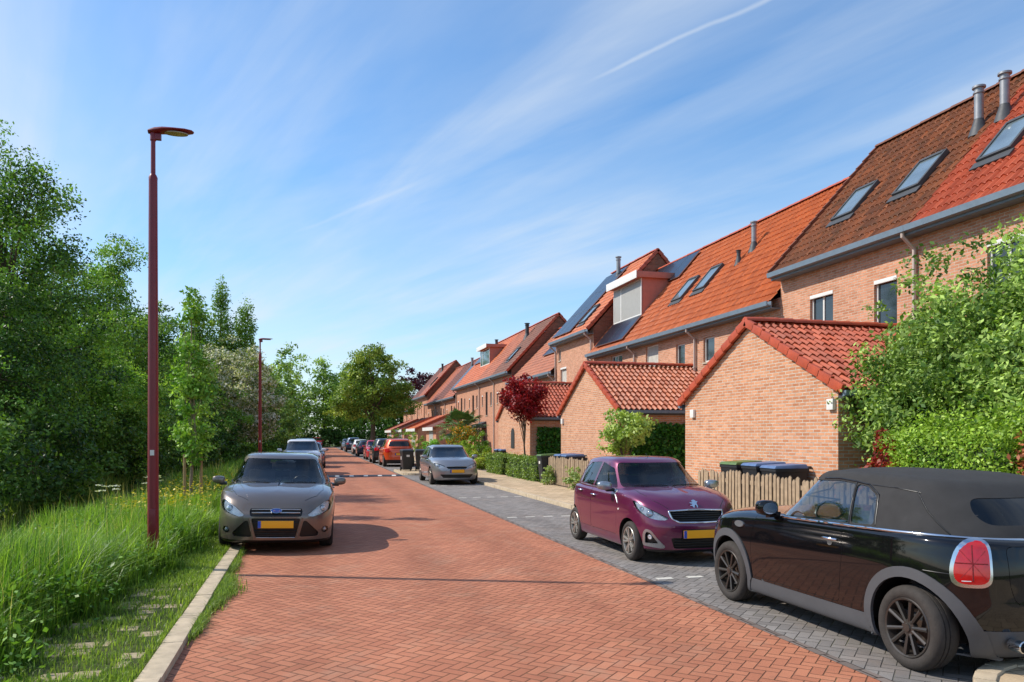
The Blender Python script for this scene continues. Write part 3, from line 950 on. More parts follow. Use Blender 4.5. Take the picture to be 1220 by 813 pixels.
def mini_convertible(label, loc, rz):
    W, F, R_ = .868, 2.02, -1.80
    zs = [(R_, .985), (-1.3, 1.005), (-.5, .99), (.5, .965), (1.0, .925), (1.5, .875), (1.85, .79), (F, .74)]
    zh = [(R_, 1.0), (-1.3, 1.02), (.5, 1.0), (.9, 1.0), (1.4, .955), (1.75, .885), (F, .80)]
    belt = [(R_, .985), (-1.3, 1.005), (-.5, .99), (.9, .955)]
    bz = smooth_fn(belt)
    top = [(-1.45, 1.365), (-1.05, 1.405), (-.55, 1.425), (-.1, 1.425), (.15, 1.40), (.3, 1.36)]
    tz = smooth_fn(top)
    rw = .312
    sp = dict(name='parked_car', W=W, F=F, R=R_, af=1.2475, ar=-1.2475, rw=rw, rr=.213, tw=.20, wx=.75, rim='ten', rim_mat=M['wheel_dark'],
              ds=.026, pf=2.6, qf=7.5, pr=2.7, qr=8.0, arch=.365, paint=M['paint_black'], cabin_mat=M['fabric'], cabin_name='soft_top')
    sp['rings'] = body_rings(W, F, R_, zs, zh, zb=.18, sill=.33, bump=.50, ftop=.12, rtop=.06, hood_w=.78, tum=.962)
    rg = []
    # wheel arch and sill cladding
    for y, nm in ((sp['af'], 'wheel_arch_trim'), (sp['ar'], 'wheel_arch_trim')):
        a = .437; zc = rw+.015
        t = np.linspace(-.6, PI+.6, 30)
        rg.append(dict(name=nm+('f' if y > 0 else 'r'), part='wheel_arch_trim', view='S', poly=[(y+a*math.cos(k), zc+a*math.sin(k)) for k in t], dot=.1, mat=M['cladding'], push=.013, skirt=.025))
    rg.append(dict(name='sill_trim', view='S', poly=[(-.9, .0), (.9, .0), (.83, .315), (-.84, .325)], dot=-.3, mat=M['cladding'], push=.006, skirt=.012))
    rg.append(dict(name='rear_bumper_trim', view='R', poly=[(-1, -.1), (1, -.1), (1, .375), (-1, .375)], dot=-.3, sym=False, mat=M['cladding'], push=.004, box=((-2, -3, 0), (2, -1.1, 2)), skirt=.012))
    rg.append(dict(name='front_bumper_trim', view='F', poly=[(-1, .0), (1, .0), (1, .30), (-1, .30)], dot=-.3, sym=False, mat=M['cladding'], box=((-2, 1.1, 0), (2, 3, 2)), skirt=.012))
    rg.append(dict(name='door', view='S', poly=rounded([(.80, .335), (.80, .72), (.72, .985), (-.53, 1.02), (-.56, .75), (-.50, .345)], .05), dot=.3, gap=.0045, skirt=.02))
    tl = rounded([(.545, .70), (.745, .695), (.765, .80), (.715, .955), (.61, .99), (.55, .96)], .075, 5)
    tlo = rounded([(.526, .676), (.768, .671), (.788, .80), (.735, .975), (.603, 1.01), (.531, .98)], .085, 5)
    rg.append(dict(name='tail_lamp_bezel', view=152, poly=tlo, dot=.3, mat=M['chrome'], push=.014, skirt=.03))
    rg.append(dict(name='tail_lamp', view=152, poly=tl, over=('tail_lamp_bezel',), dot=.3, mat=M['tail_red'], push=.022, skirt=.02))
    hl = [(.62+.155*math.cos(t), .735+.145*math.sin(t)) for t in np.linspace(0, 2*PI, 24, endpoint=False)]
    rg.append(dict(name='headlamp', view='F', poly=hl, dot=.2, lamp=True, bulbs=[('F', .62, .735, .09, 'lens')]))
    rg.append(dict(name='radiator_grille', view='F', sym=False, poly=rounded([(-.42, .66), (-.36, .50), (.36, .50), (.42, .66), (.35, .72), (-.35, .72)], .05), mat=M['grille'], push=-.02, dot=.2))
    rg.append(dict(name='boot_lid', view='R', sym=False, poly=rounded([(-.40, .56), (.40, .56), (.44, .70), (.44, .96), (-.44, .96), (-.44, .70)], .05), gap=.004, skirt=.02, dot=.3))
    sp['regions'] = rg
    wb, wt = .825, .575
    sp['cyc'] = -.35; sp['cpf'], sp['cqf'], sp['cpr'], sp['cqr'] = 2.8, 6.0, 2.7, 4.2
    sp['cabin'] = [
        dict(z=lambda y: bz(y)-.05, w=wb+.012, yf=.72, yr=-1.70),
        dict(z=lambda y: bz(y)+.005, w=wb, yf=.66, yr=-1.675),
        dict(z=lambda y: bz(y)*.62+tz(y)*.38, w=wb-.055, yf=.46, yr=-1.575),
        dict(z=lambda y: bz(y)*.18+tz(y)*.82-.01, w=wb-.14, yf=.22, yr=-1.43),
        dict(z=lambda y: tz(y)-.014, w=wt+.06, yf=.12, yr=-1.33),
        dict(z=lambda y: tz(y)+.006, w=wt*.85, yf=.03, yr=-1.17),
        dict(z=lambda y: tz(y)+.022, w=wt*.4, yf=-.06, yr=-.8),
        dict(z=lambda y: tz(y)+.026, w=.01, yf=-.2, yr=-.5)]
    g = []
    g.append(dict(name='windscreen', view='F', sym=False, poly=rounded([(-.70, .985), (.70, .985), (.59, 1.365), (-.59, 1.365)], .05), dot=.12, box=((-2, -.1, 0), (2, 2, 3))))
    g.append(dict(name='windscreen_frame', view='S', poly=[(.80, .90), (.80, 1.1), (.16, 1.46), (.03, 1.44), (.04, 1.36), (.14, 1.345), (.47, 1.0), (.47, .90)], dot=-.9, mat=M['paint_black'], push=.004))
    g.append(dict(name='side_window', view='S', poly=rounded([(.50, .985), (.115, 1.335), (-.30, 1.35), (-.505, 1.335), (-.575, 1.015)], .02), dot=.2, push=-.006, mat=M['glass_clear']))
    g.append(dict(name='quarter_window', view='S', poly=rounded([(-.60, 1.02), (-.53, 1.333), (-.66, 1.32), (-.80, 1.25), (-.86, 1.03)], .03), dot=.2, push=-.006, mat=M['glass_clear']))
    g.append(dict(name='rear_window', view='R', sym=False, poly=rounded([(-.42, 1.09), (.42, 1.09), (.47, 1.17), (.42, 1.275), (-.42, 1.275), (-.47, 1.17)], .07, 5), dot=.1, push=-.004, mat=M['glass_dark'], box=((-2, -3, 0), (2, -.9, 3))))
    sp['glass'] = g
    sp['inside'] = dict(floor=.42, dash=.62, dz=1.0, seats=-.28, back=-1.3, rs=.75)
    sp['mirror'] = dict(pos=(.945, .40, 1.055), size=(.10, .085, .075), mat=M['paint_black'])
    root = make_car(sp, label, 'car', loc, rz)
    set_doors(sp, None)
    # chrome belt line all the way round the tail
    strip_on(sp['C'], 1, lambda x, y: y < .53, 'chrome_strip', M['chrome'], root, r=.012, off=.017, dz=.0)
    B, C = sp['B'], sp['C']
    for s in (1, -1):
        h = handle(sp, s, -.40, .865, M['chrome'], .17)
        # recess cup under the grip
        p, n = surf_at(B, 'S', s, -.40, .845)
        g2 = MB().lathe([(.0, .0015), (.036, .0015)], 18)
        q = n.to_track_quat('Z', 'Y').to_matrix()
        MB().add([p+q@Vector(v) for v in g2.v], g2.f).build('handle_cup', M['satin'], h)
        # side scuttle lamp on the wing
        e = [(1.02+.085*math.cos(t), .835+.032*math.sin(t)) for t in np.linspace(0, 2*PI, 18, endpoint=False)]
        panel(sp, 'S', e, 'side_indicator', M['satin'], sg=s, off=.006)
        # glass seal, soft top seams
        line_on(sp, 'S', [(-.585, 1.01), (-.515, 1.345)], 'window_seal', M['trim'], r=.009, off=.0, sg=s, S=C)
        line_on(sp, 'S', [(.47, 1.005), (.115, 1.35), (-.30, 1.365), (-.52, 1.35), (-.67, 1.335), (-.815, 1.262), (-.88, 1.03)], 'window_seal', M['trim'], r=.008, off=.0, sg=s, S=C)
        line_on(sp, 'S', [(-.70, 1.335), (-.95, 1.325), (-1.15, 1.30)], 'soft_top_seam', M['trim'], r=.004, off=.001, sg=s, S=C)
        line_on(sp, 'S', [(-1.12, 1.31), (-1.27, 1.16), (-1.45, 1.02)], 'soft_top_seam', M['trim'], r=.005, off=.001, sg=s, S=C)
        # lamp graphics: half of a crossed flag in darker red
        for a, b, r in (((.57, .735), (.72, .93), .011), ((.57, .93), (.72, .735), .011), ((.65, .72), (.65, .96), .014), ((.56, .84), (.75, .84), .014)):
            line_on(sp, 152, [a, b], 'lamp_graphic', M['tail_dark'], r=r*.5, off=.0175, sg=s)
        line_on(sp, 152, [(.66, .72), (.715, .718)], 'lamp_graphic', M['reflector'], r=.004, off=.0195, sg=s)
        # shut line that leaves the lamp forwards
        line_on(sp, 'S', [(-1.38, .76), (-1.62, .755)], 'shut_line', M['trim'], r=.004, off=.0, sg=s)
    # tail pipe, plate, handle bar on the boot, third lamp
    for sx in (-.42,):
        tp = MB().lathe([(.040, 0), (.043, -.02), (.043, -.10), (.036, -.105), (.034, -.04)], 20, axis='Y')
        MB().add([(sx+v[0], R_+.06+v[1], .29+v[2]) for v in tp.v], tp.f).build('tail_pipe', M['chrome'], root, smooth=40)
        td = MB().lathe([(.035, -.045), (0, -.045)], 20, axis='Y'); MB().add([(sx+v[0], R_+.06+v[1], .29+v[2]) for v in td.v], td.f).build('pipe_bore', M['grille'], root)
    panel(sp, 'R', rounded([(-.24, .80), (.24, .80), (.24, .865), (-.24, .865)], .02), 'boot_handle', M['chrome'], off=.008)
    panel(sp, 'R', rounded([(-.06, .955), (.06, .955), (.06, .968), (-.06, .968)], .004), 'brake_light', M['tail_red'], off=.006)
    plate(sp, 'R', 0, .66)
    # aerial
    MB().tube([(0.0, .02, 1.43), (0.0, -.12, 1.72)], [.004, .002], 6).build('aerial', M['trim'], root)
    return root

def hatch_rings(W, F, R_, zs, zh, **k): return body_rings(W, F, R_, zs, zh, **k)

def cabin_rings(bz, tz, wb, wt, wsb, wst, rwb, rwt, bow=.45):
    """bz belt height, tz roof height; windscreen base/top y, rear window base/top y"""
    L = lambda a, b, t: a+(b-a)*t
    return [
        dict(z=lambda y: bz(y)-.06, w=wb+.012, yf=wsb+.09, yr=rwb-.03),
        dict(z=lambda y: bz(y)+.0, w=wb, yf=wsb, yr=rwb),
        dict(z=lambda y: bz(y)*.6+tz(y)*.4-.02, w=L(wb, wt, .33), yf=L(wsb, wst, .42), yr=L(rwb, rwt, .40)-.015),
        dict(z=lambda y: bz(y)*.2+tz(y)*.8-.03, w=L(wb, wt, .75), yf=L(wsb, wst, .84), yr=L(rwb, rwt, .86)-.01),
        dict(z=lambda y: tz(y)-.035, w=wt, yf=wst, yr=rwt),
        dict(z=lambda y: tz(y)-.006, w=wt-.06, yf=wst-.07, yr=rwt+.07),
        dict(z=lambda y: tz(y)+.016, w=wt*.5, yf=wst-.2, yr=rwt+.25),
        dict(z=lambda y: tz(y)+.022, w=.01, yf=wst-.5, yr=rwt+.5)]

def focus_hatch(label, loc, rz, roll=0.0):
    W, F, R_ = .905, 2.19, -2.15
    zs = [(R_, .99), (-1.6, 1.0), (-.5, .96), (.6, .935), (1.1, .93), (1.6, .895), (1.95, .815), (F, .69)]
    zh = [(R_, 1.0), (.6, 1.0), (1.0, 1.0), (1.5, .955), (1.9, .87), (F, .74)]
    bz = smooth_fn([(-2.1, 1.05), (-1.2, 1.01), (.2, .955), (1.2, .945)])
    tz = smooth_fn([(-1.95, 1.36), (-1.4, 1.425), (-.5, 1.475), (0, 1.465), (.4, 1.43), (.6, 1.40)])
    sp = dict(W=W, F=F, R=R_, af=1.324, ar=-1.324, rw=.32, rr=.215, tw=.205, wx=.768, rim='five', rim_mat=M['wheel_silver'],
              ds=.03, pf=3.6, qf=6.5, pr=2.8, qr=8.0, arch=.365, paint=M['paint_brown'])
    sp['rings'] = body_rings(W, F, R_, zs, zh, zb=.17, sill=.30, bump=.45, ftop=.16, hood_w=.76, tum=.955)
    sp['rings'][1]['w'] = W*.975; sp['rings'][2]['w'] = W*.99; sp['rings'][1]['yf'] = F-.06; sp['rings'][0]['w'] = W*.9
    rg = [
        dict(name='door', view='S', poly=rounded([(.78, .33), (.80, .80), (.70, .98), (-.28, 1.04), (-.30, .34)], .05), dot=.3, gap=.004, skirt=.02),
        dict(name='rear_door', part='door', view='S', poly=rounded([(-.31, .34), (-.29, 1.04), (-1.02, 1.06), (-1.05, .80), (-.93, .55), (-.85, .34)], .05), dot=.3, gap=.004, skirt=.02),
        dict(name='headlamp', view='F', poly=rounded([(.465, .60), (.48, .565), (.56, .56), (.70, .60), (.80, .645), (.83, .72), (.81, .80), (.74, .79), (.60, .70)], .03), dot=.06, lamp=True,
             bulbs=[('F', .70, .68, .052, 'lens')]),
        dict(name='upper_grille', view='F', sym=False, poly=rounded([(-.395, .68), (.395, .68), (.375, .562), (-.375, .562)], .03), mat=M['grille'], push=-.02, dot=.2),
        dict(name='lower_grille', view='F', sym=False, poly=rounded([(-.36, .537), (.36, .537), (.29, .235), (-.29, .235)], .03), mat=M['grille'], push=-.025, dot=.2),
        dict(name='side_intake', view='F', poly=rounded([(.405, .50), (.45, .50), (.64, .31), (.62, .255), (.345, .25)], .03), mat=M['grille'], push=-.025, dot=.1),
        dict(name='fog_lamp', view='F', poly=[(.735+.055*math.cos(t), .35+.052*math.sin(t)) for t in np.linspace(0, 2*PI, 20, endpoint=False)], lamp=True, inner=M['reflector_dark'], bulbs=[('F', .735, .35, .035, 'lens')], dot=.1),
        dict(name='bumper_lip', view='F', sym=False, poly=[(-1, 0), (1, 0), (1, .20), (-1, .20)], mat=M['trim'], dot=-.5, box=((-2, 1.5, 0), (2, 3, 2))),
        dict(name='tail_lamp', view=150, poly=rounded([(.50, .80), (.85, .80), (.88, .96), (.56, .98)], .04), mat=M['tail_red'], dot=.2),
    ]
    sp['regions'] = rg
    sp['cyc'] = -.5; sp['cpf'], sp['cqf'], sp['cpr'], sp['cqr'] = 2.6, 4.6, 2.8, 5.5
    sp['cabin'] = cabin_rings(bz, tz, .835, .62, 1.22, .35, -2.08, -1.85)
    sp['glass'] = [
        dict(name='windscreen', view='F', sym=False, poly=rounded([(-.735, .985), (.735, .985), (.585, 1.395), (-.585, 1.395)], .05), dot=.1, box=((-2, -.1, 0), (2, 2, 3)), push=-.003),
        dict(name='side_window', view='S', poly=rounded([(.70, 1.0), (.22, 1.325), (-.25, 1.40), (-.30, 1.02)], .03), dot=.2),
        dict(name='rear_side_window', part='side_window', view='S', poly=rounded([(-.37, 1.025), (-.33, 1.40), (-.85, 1.385), (-1.2, 1.30), (-1.12, 1.06)], .03), dot=.2, mat=M['glass_dark']),
        dict(name='rear_window', view='R', sym=False, poly=rounded([(-.62, 1.08), (.62, 1.08), (.52, 1.33), (-.52, 1.33)], .05), dot=.1, box=((-2, -3, 0), (2, -1.5, 3)), mat=M['glass_dark'])]
    sp['inside'] = dict(floor=.40, dash=.88, dz=1.0, seats=-.15, back=-1.9)
    sp['mirror'] = dict(pos=(1.0, .62, 1.03), size=(.10, .07, .066), mat=M['paint_brown'])
    sp['wz'] = 1.005
    root = make_car(sp, label, 'car', loc, rz, roll=roll)
    set_doors(sp, None)
    for s in (1, -1):
        handle(sp, s, -.15, .87, M['paint_brown'], .19); handle(sp, s, -.93, .90, M['paint_brown'], .19)
        # crease lines of the bonnet
        line_on(sp, 'T', [(s*.62, 1.15), (s*.52, 1.6), (s*.43, 1.93)], 'bonnet_crease', M['paint_brown'], r=.014, off=-.011, sg=1)
        line_on(sp, 'T', [(s*.70, 1.02), (s*.70, 1.55), (s*.60, 1.86), (s*.42, 2.0)], 'shut_line', M['trim'], r=.0035, off=.0, sg=1)
        # frame edges of the trapezoid mouth
        line_on(sp, 'F', [(s*.385, .55), (s*.315, .235)], 'grille_edge', M['paint_brown'], r=.016, off=-.004)
        line_on(sp, 'S', [(.70, .985), (-.28, 1.005), (-1.1, 1.045)], 'window_trim', M['trim'], r=.009, off=.003, sg=s, S=sp['C'])
    line_on(sp, 'F', [(-.36, .663), (0, .666), (.36, .663)], 'grille_bar', M['satin'], r=.009, off=.0)
    line_on(sp, 'F', [(-.355, .618), (0, .62), (.355, .618)], 'grille_bar', M['satin'], r=.011, off=.0)
    for z in (.47, .34, .30, .27): line_on(sp, 'F', [(-.34+.22*(.47-z), z), (0, z), (.34-.22*(.47-z), z)], 'grille_slat', M['trim'], r=.008, off=-.015)
    line_on(sp, 'F', [(-.28, .24), (0, .238), (.28, .24)], 'grille_bar', M['satin'], r=.008, off=.0)
    # oval badge with the script
    p, n = surf_at(sp['B'], 'F', 1, 0, .64)
    e = lambda a, b: [(a*math.cos(t), .64+b*math.sin(t)) for t in np.linspace(0, 2*PI, 28, endpoint=False)]
    bd = panel(sp, 'F', e(.085, .036), 'badge', M['chrome'], off=.012)
    panel(sp, 'F', e(.078, .030), 'badge_field', M['badge_blue'], off=.016, parent=bd)
    t = text_mesh('badge_script', 'Ford', .052, M['chrome'], bd, .002, .25)
    t.location = (0, p.y+.030, .64); t.rotation_euler = (PI/2, 0, PI)
    plate(sp, 'F', .0, .445)
    plate(sp, 'R', .0, .75)
    wiper(sp, .58, .16); wiper(sp, -.08, -.58)
    # papers on the dashboard
    MB().frame((.38, .93, 1.005), (.16, 0, 0), (0, .10, .01), (0, 0, .004)).build('dashboard_paper', M['sticker'], root)
    mb = MB(); mb.lathe([(0, 0), (.09, .0), (.10, .03), (.08, .05), (0, .05)], 14)
    MB().box(-.10, .10, .36, .39, 1.30, 1.355).build('rear_view_mirror', M['trim'], root, bevel=.01)
    return root

def city_hatch(label, loc, rz):
    """small five door car, front towards +y"""
    W, F, R_ = .81, 1.85, -1.60
    zs = [(R_, .97), (-1.2, .985), (-.5, .965), (.3, .945), (.9, .955), (1.2, .93), (1.5, .86), (1.72, .76), (F, .70)]
    zh = [(R_, .98), (.5, 1.03), (.85, 1.03), (1.2, .995), (1.5, .92), (1.7, .83), (F, .76)]
    bz = smooth_fn([(-1.6, 1.0), (-.8, .98), (.2, .95), (1.0, .965)])
    tz = smooth_fn([(-1.5, 1.36), (-1.1, 1.425), (-.4, 1.462), (0, 1.455), (.35, 1.42), (.6, 1.38)])
    sp = dict(W=W, F=F, R=R_, af=1.17, ar=-1.17, rw=.285, rr=.195, tw=.165, wx=.70, rim='five_double', rim_mat=M['wheel_silver'],
              ds=.026, pf=2.8, qf=7.0, pr=2.8, qr=8.0, arch=.325, paint=M['paint_purple'])
    sp['rings'] = body_rings(W, F, R_, zs, zh, zb=.18, sill=.31, bump=.43, ftop=.13, hood_w=.78, tum=.955)
    rg = [
        dict(name='door', view='S', poly=rounded([(.74, .33), (.78, .80), (.66, 1.0), (-.30, 1.03), (-.32, .33)], .05), dot=.3, gap=.004, skirt=.02),
        dict(name='rear_door', part='door', view='S', poly=rounded([(-.33, .33), (-.31, 1.03), (-.90, 1.03), (-.97, .82), (-.84, .62), (-.76, .33)], .05), dot=.3, gap=.004, skirt=.02),
        dict(name='headlamp', view=42, poly=rounded([(.385, .66), (.42, .632), (.52, .632), (.66, .655), (.80, .715), (.90, .79), (.965, .875), (.90, .875), (.75, .815), (.55, .735)], .02), dot=.1, lamp=True, inner=M['reflector'],
             bulbs=[(42, .66, .715, .05, 'lens'), (42, .80, .775, .03, 'ring')]),
        dict(name='radiator_grille', view='F', sym=False, poly=rounded([(-.415, .75), (-.385, .64), (-.30, .60), (.30, .60), (.385, .64), (.415, .75), (.10, .76), (-.10, .76)], .04), mat=M['grille'], push=-.022, dot=.2),
        dict(name='lower_grille', view='F', sym=False, poly=rounded([(-.42, .39), (.42, .39), (.36, .235), (-.36, .235)], .03), mat=M['grille'], push=-.022, dot=.2),
        dict(name='fog_surround', view=32, poly=rounded([(.79, .265), (.785, .44), (.745, .505), (.66, .485), (.56, .36), (.46, .26), (.50, .235)], .03), mat=M['satin'], push=.006, skirt=.02, dot=.1),
        dict(name='fog_recess', view=32, poly=rounded([(.755, .30), (.75, .425), (.73, .465), (.68, .455), (.60, .36), (.545, .30)], .02), over=('fog_surround',), mat=M['grille'], push=-.03, dot=.1),
        dict(name='bumper_lip', view='F', sym=False, poly=[(-1, 0), (1, 0), (1, .215), (-1, .215)], mat=M['trim'], dot=-.5, box=((-2, 1.4, 0), (2, 3, 2))),
        dict(name='tail_lamp', view=140, poly=rounded([(.50, .75), (.74, .75), (.76, 1.0), (.54, 1.0)], .04), mat=M['tail_red'], dot=.2),
    ]
    sp['regions'] = rg
    sp['cyc'] = -.25; sp['cpf'], sp['cqf'], sp['cpr'], sp['cqr'] = 2.6, 4.4, 2.8, 5.0
    sp['cabin'] = cabin_rings(bz, tz, .755, .57, 1.10, .36, -1.55, -1.36)
    sp['glass'] = [
        dict(name='windscreen', view='F', sym=False, poly=rounded([(-.66, 1.02), (.66, 1.02), (.545, 1.385), (-.545, 1.385)], .05), dot=.1, box=((-2, -.1, 0), (2, 2, 3)), push=-.003),
        dict(name='side_window', view='S', poly=rounded([(.56, 1.01), (.20, 1.30), (-.24, 1.385), (-.30, 1.0)], .03), dot=.2),
        dict(name='rear_side_window', part='side_window', view='S', poly=rounded([(-.37, 1.0), (-.31, 1.385), (-.75, 1.365), (-.96, 1.27), (-.90, 1.03)], .03), dot=.2, mat=M['glass_dark']),
        dict(name='rear_window', view='R', sym=False, poly=rounded([(-.54, 1.06), (.54, 1.06), (.46, 1.33), (-.46, 1.33)], .05), dot=.1, box=((-2, -3, 0), (2, -1.0, 3)), mat=M['glass_dark'])]
    sp['inside'] = dict(floor=.40, dash=.80, dz=1.04, seats=-.10, back=-1.4)
    sp['mirror'] = dict(pos=(.91, .54, 1.045), size=(.115, .075, .068), mat=M['satin'])
    sp['wz'] = 1.045
    root = make_car(sp, label, 'car', loc, rz)
    set_doors(sp, None)
    B = sp['B']
    for s in (1, -1):
        handle(sp, s, -.19, .86, M['chrome'], .17); handle(sp, s, -.80, .90, M['chrome'], .15)
        line_on(sp, 'S', [(.56, .995), (-.30, .985), (-.95, 1.005)], 'window_trim', M['satin'], r=.008, off=.002, sg=s, S=sp['C'])
        line_on(sp, 'T', [(s*.62, .95), (s*.63, 1.25), (s*.55, 1.52), (s*.40, 1.68)], 'shut_line', M['trim'], r=.0035, off=.0)
        panel(sp, 'S', rounded([(.62, .95), (.66, .93), (.83, .80), (.80, .845), (.68, .985)], .01), 'wing_badge', M['satin'], sg=s, off=.004)
        p, n = surf_at(B, 32, s, .69, .385)
        q = n.to_track_quat('Z', 'Y').to_matrix(); g2 = MB().lathe([(.034, -.02), (.034, .004), (.028, .01), (0, .006)], 16)
        MB().add([p-n*.02+q@Vector(v) for v in g2.v], g2.f).build('fog_lamp', M['lens'], root, smooth=40)
        panel(sp, 'S', [(.86+.02*math.cos(t), .72+.014*math.sin(t)) for t in np.linspace(0, 2*PI, 12, endpoint=False)], 'side_indicator', M['sticker'], sg=s, off=.003)
    fr = [(-.415, .75), (-.385, .64), (-.30, .60), (0, .597), (.30, .60), (.385, .64), (.415, .75), (.10, .763), (0, .765), (-.10, .763), (-.415, .75)]
    line_on(sp, 'F', fr, 'grille_frame', M['chrome'], r=.013, off=.002)
    for z in (.725, .695, .665, .635): line_on(sp, 'F', [(-.37+.2*(.73-z), z), (0, z), (.37-.2*(.73-z), z)], 'grille_slat', M['trim'], r=.011, off=-.012)
    line_on(sp, 'F', [(-.13, .76), (0, .763), (.13, .76)], 'grille_bar', M['satin'], r=.015, off=.004)
    for z in (.35, .31, .27): line_on(sp, 'F', [(-.36, z), (0, z), (.36, z)], 'grille_slat', M['trim'], r=.008, off=-.012)
    # rampant lion emblem cut from sheet
    lion = [(-.012, -.052), (.006, -.046), (.004, -.026), (.02, -.008), (.034, -.030), (.030, -.052), (.048, -.048), (.046, -.02), (.036, .004), (.040, .02), (.052, .026), (.05, .036), (.03, .032),
            (.022, .046), (.0, .056), (-.024, .048), (-.030, .034), (-.014, .028), (-.034, .018), (-.052, .024), (-.055, .012), (-.034, .004), (-.02, .004), (-.030, -.012), (-.05, -.012), (-.05, -.024), (-.026, -.026), (-.016, -.036)]
    p, n = surf_at(B, 'F', 1, 0, .83)
    q = (n+Vector((0, 1.2, 0))).normalized().to_track_quat('Z', 'Y').to_matrix()
    me = MB().prism([(x*1.15, y*1.15) for x, y in lion], 'Z', -.01, .012)
    MB().add([p+n*.012+q@Vector(v) for v in me.v], me.f).build('badge', M['chrome'], root)
    plate(sp, 'F', 0, .44)
    plate(sp, 'R', 0, .75)
    wiper(sp, .52, .03); wiper(sp, -.03, -.55)
    MB().box(-.10, .10, .36, .385, 1.30, 1.35).build('rear_view_mirror', M['trim'], root, bevel=.01)
    MB().tube([(0.02, .17, 1.465), (0.02, .10, 1.53)], [.006, .003], 6).build('aerial', M['trim'], root)
    # bonnet reflects brick: nothing painted, only the shape
    return root

def plain_car(label, loc, rz, paint_m, kind='hatch', ds=.05, group='cars parked further down the street', L=4.2, rear=True, lampside=None, part_label=None, plate_front=True):
    """cars further off: full shell, glass, lamps, grille, plate and wheels at a coarser step"""
    if kind == 'suv': W, H, WB, rw = .92, 1.66, 2.65, .345
    elif kind == 'mpv': W, H, WB, rw = .90, 1.62, 2.65, .32
    elif kind == 'mini': W, H, WB, rw = .81, 1.50, 2.35, .29; L = min(L, 3.6)
    else: W, H, WB, rw = .90, 1.46, 2.62, .315
    F = L*.505; R_ = -L*.495; k = H/1.46
    zs = [(R_, .98*k), (-.5, .95*k), (.7, .92*k), (F-.45, .85*k), (F-.15, .76*k), (F, .70*k)]
    zh = [(R_, .98*k), (.7, 1.0*k), (1.0, 1.0*k), (F-.4, .93*k), (F-.15, .84*k), (F, .77*k)]
    bz = smooth_fn([(R_, 1.03*k), (-1, 1.0*k), (.2, .955*k), (1.2, .945*k)])
    tr = .04 if kind in ('suv', 'mpv') else .0
    tz = smooth_fn([(R_+.15, (1.36+tr)*k), (R_+.7, (1.42+tr*.5)*k), (-.5, 1.45*k), (0, 1.44*k), (.5, 1.40*k)])
    sp = dict(W=W, F=F, R=R_, af=F-.85, ar=F-.85-WB, rw=rw, rr=rw*.66, tw=.205, wx=W-.115, rim='five_double', rim_mat=M['wheel_silver'],
              ds=ds, pf=2.8, qf=7.0, pr=2.8, qr=8.0, arch=rw+.045, paint=paint_m)
    sp['rings'] = body_rings(W, F, R_, zs, zh, zb=.19*k, sill=.31*k, bump=.46*k, mid=.6*k, ftop=.15, hood_w=.78, tum=.955)
    def sc(p): return [(a, b*k) for a, b in p]
    rg = [dict(name='door', view='S', poly=sc(rounded([(.72, .34), (.74, .80), (.66, .97), (-.28, 1.02), (-.30, .34)], .05)), dot=.3, gap=.005),
          dict(name='rear_door', part='door', view='S', poly=sc(rounded([(-.31, .34), (-.29, 1.02), (-.98, 1.03), (-1.02, .80), (-.92, .55), (-.85, .34)], .05)), dot=.3, gap=.005),
          dict(name='headlamp', view=30, poly=sc(rounded([(.42, .69), (.50, .64), (.62, .64), (.78, .68), (.92, .76), (.90, .82), (.72, .79), (.54, .74)], .03)), dot=.1, lamp=True, bulbs=[(30, .70, .715*k, .05, 'lens')]),
          dict(name='radiator_grille', view='F', sym=False, poly=sc(rounded([(-.40, .69), (.40, .69), (.34, .60), (-.34, .60)], .03)), mat=M['grille'], push=-.015, dot=.2),
          dict(name='lower_grille', view='F', sym=False, poly=sc(rounded([(-.62, .40), (.62, .40), (.50, .27), (-.50, .27)], .03)), mat=M['grille'], push=-.015, dot=.2),
          dict(name='tail_lamp', view=152, poly=sc(rounded([(.48, .76), (.84, .74), (.90, .92), (.62, .95), (.50, .86)], .04)), mat=M['tail_red'], push=.004, dot=.2),
          dict(name='rear_bumper', view='R', sym=False, poly=sc([(-1, 0), (1, 0), (1, .37), (-1, .37)]), mat=M['trim'], push=.003, dot=-.4, box=((-2, -4, 0), (2, R_+.5, 2)))]
    sp['regions'] = rg
    sp['cyc'] = -.4; sp['cpf'], sp['cqf'], sp['cpr'], sp['cqr'] = 2.6, 4.6, 2.8, 5.5
    sp['cabin'] = cabin_rings(bz, tz, W*.925, W*.70, F-.95, F-1.80, R_+.08, R_+.28)
    ws = F-.95
    sp['glass'] = [
        dict(name='windscreen', view='F', sym=False, poly=sc(rounded([(-W*.81, .985), (W*.81, .985), (W*.66, 1.375), (-W*.66, 1.375)], .05)), dot=.1, box=((-2, -.3, 0), (2, 2, 3)), push=-.003, mat=M['glass_dark']),
        dict(name='side_window', view='S', poly=sc(rounded([(ws-.50, 1.0), (ws-.98, 1.31), (-.25, 1.375), (-.30, 1.01)], .03)), dot=.2, mat=M['glass_dark']),
        dict(name='rear_side_window', part='side_window', view='S', poly=sc(rounded([(-.37, 1.015), (-.32, 1.375), (-.9, 1.36), (R_+.85, 1.26), (R_+.85, 1.05)], .03)), dot=.2, mat=M['glass_dark']),
        dict(name='rear_window', view='R', sym=False, poly=sc(rounded([(-W*.70, 1.06), (W*.70, 1.06), (W*.58, 1.33), (-W*.58, 1.33)], .05)), dot=.1, box=((-2, -4, 0), (2, R_+.9, 3)), mat=M['glass_dark'])]
    if ds < .06: sp['inside'] = dict(floor=.42, dash=ws-.35, dz=1.0*k, seats=-.15, back=-1.6)
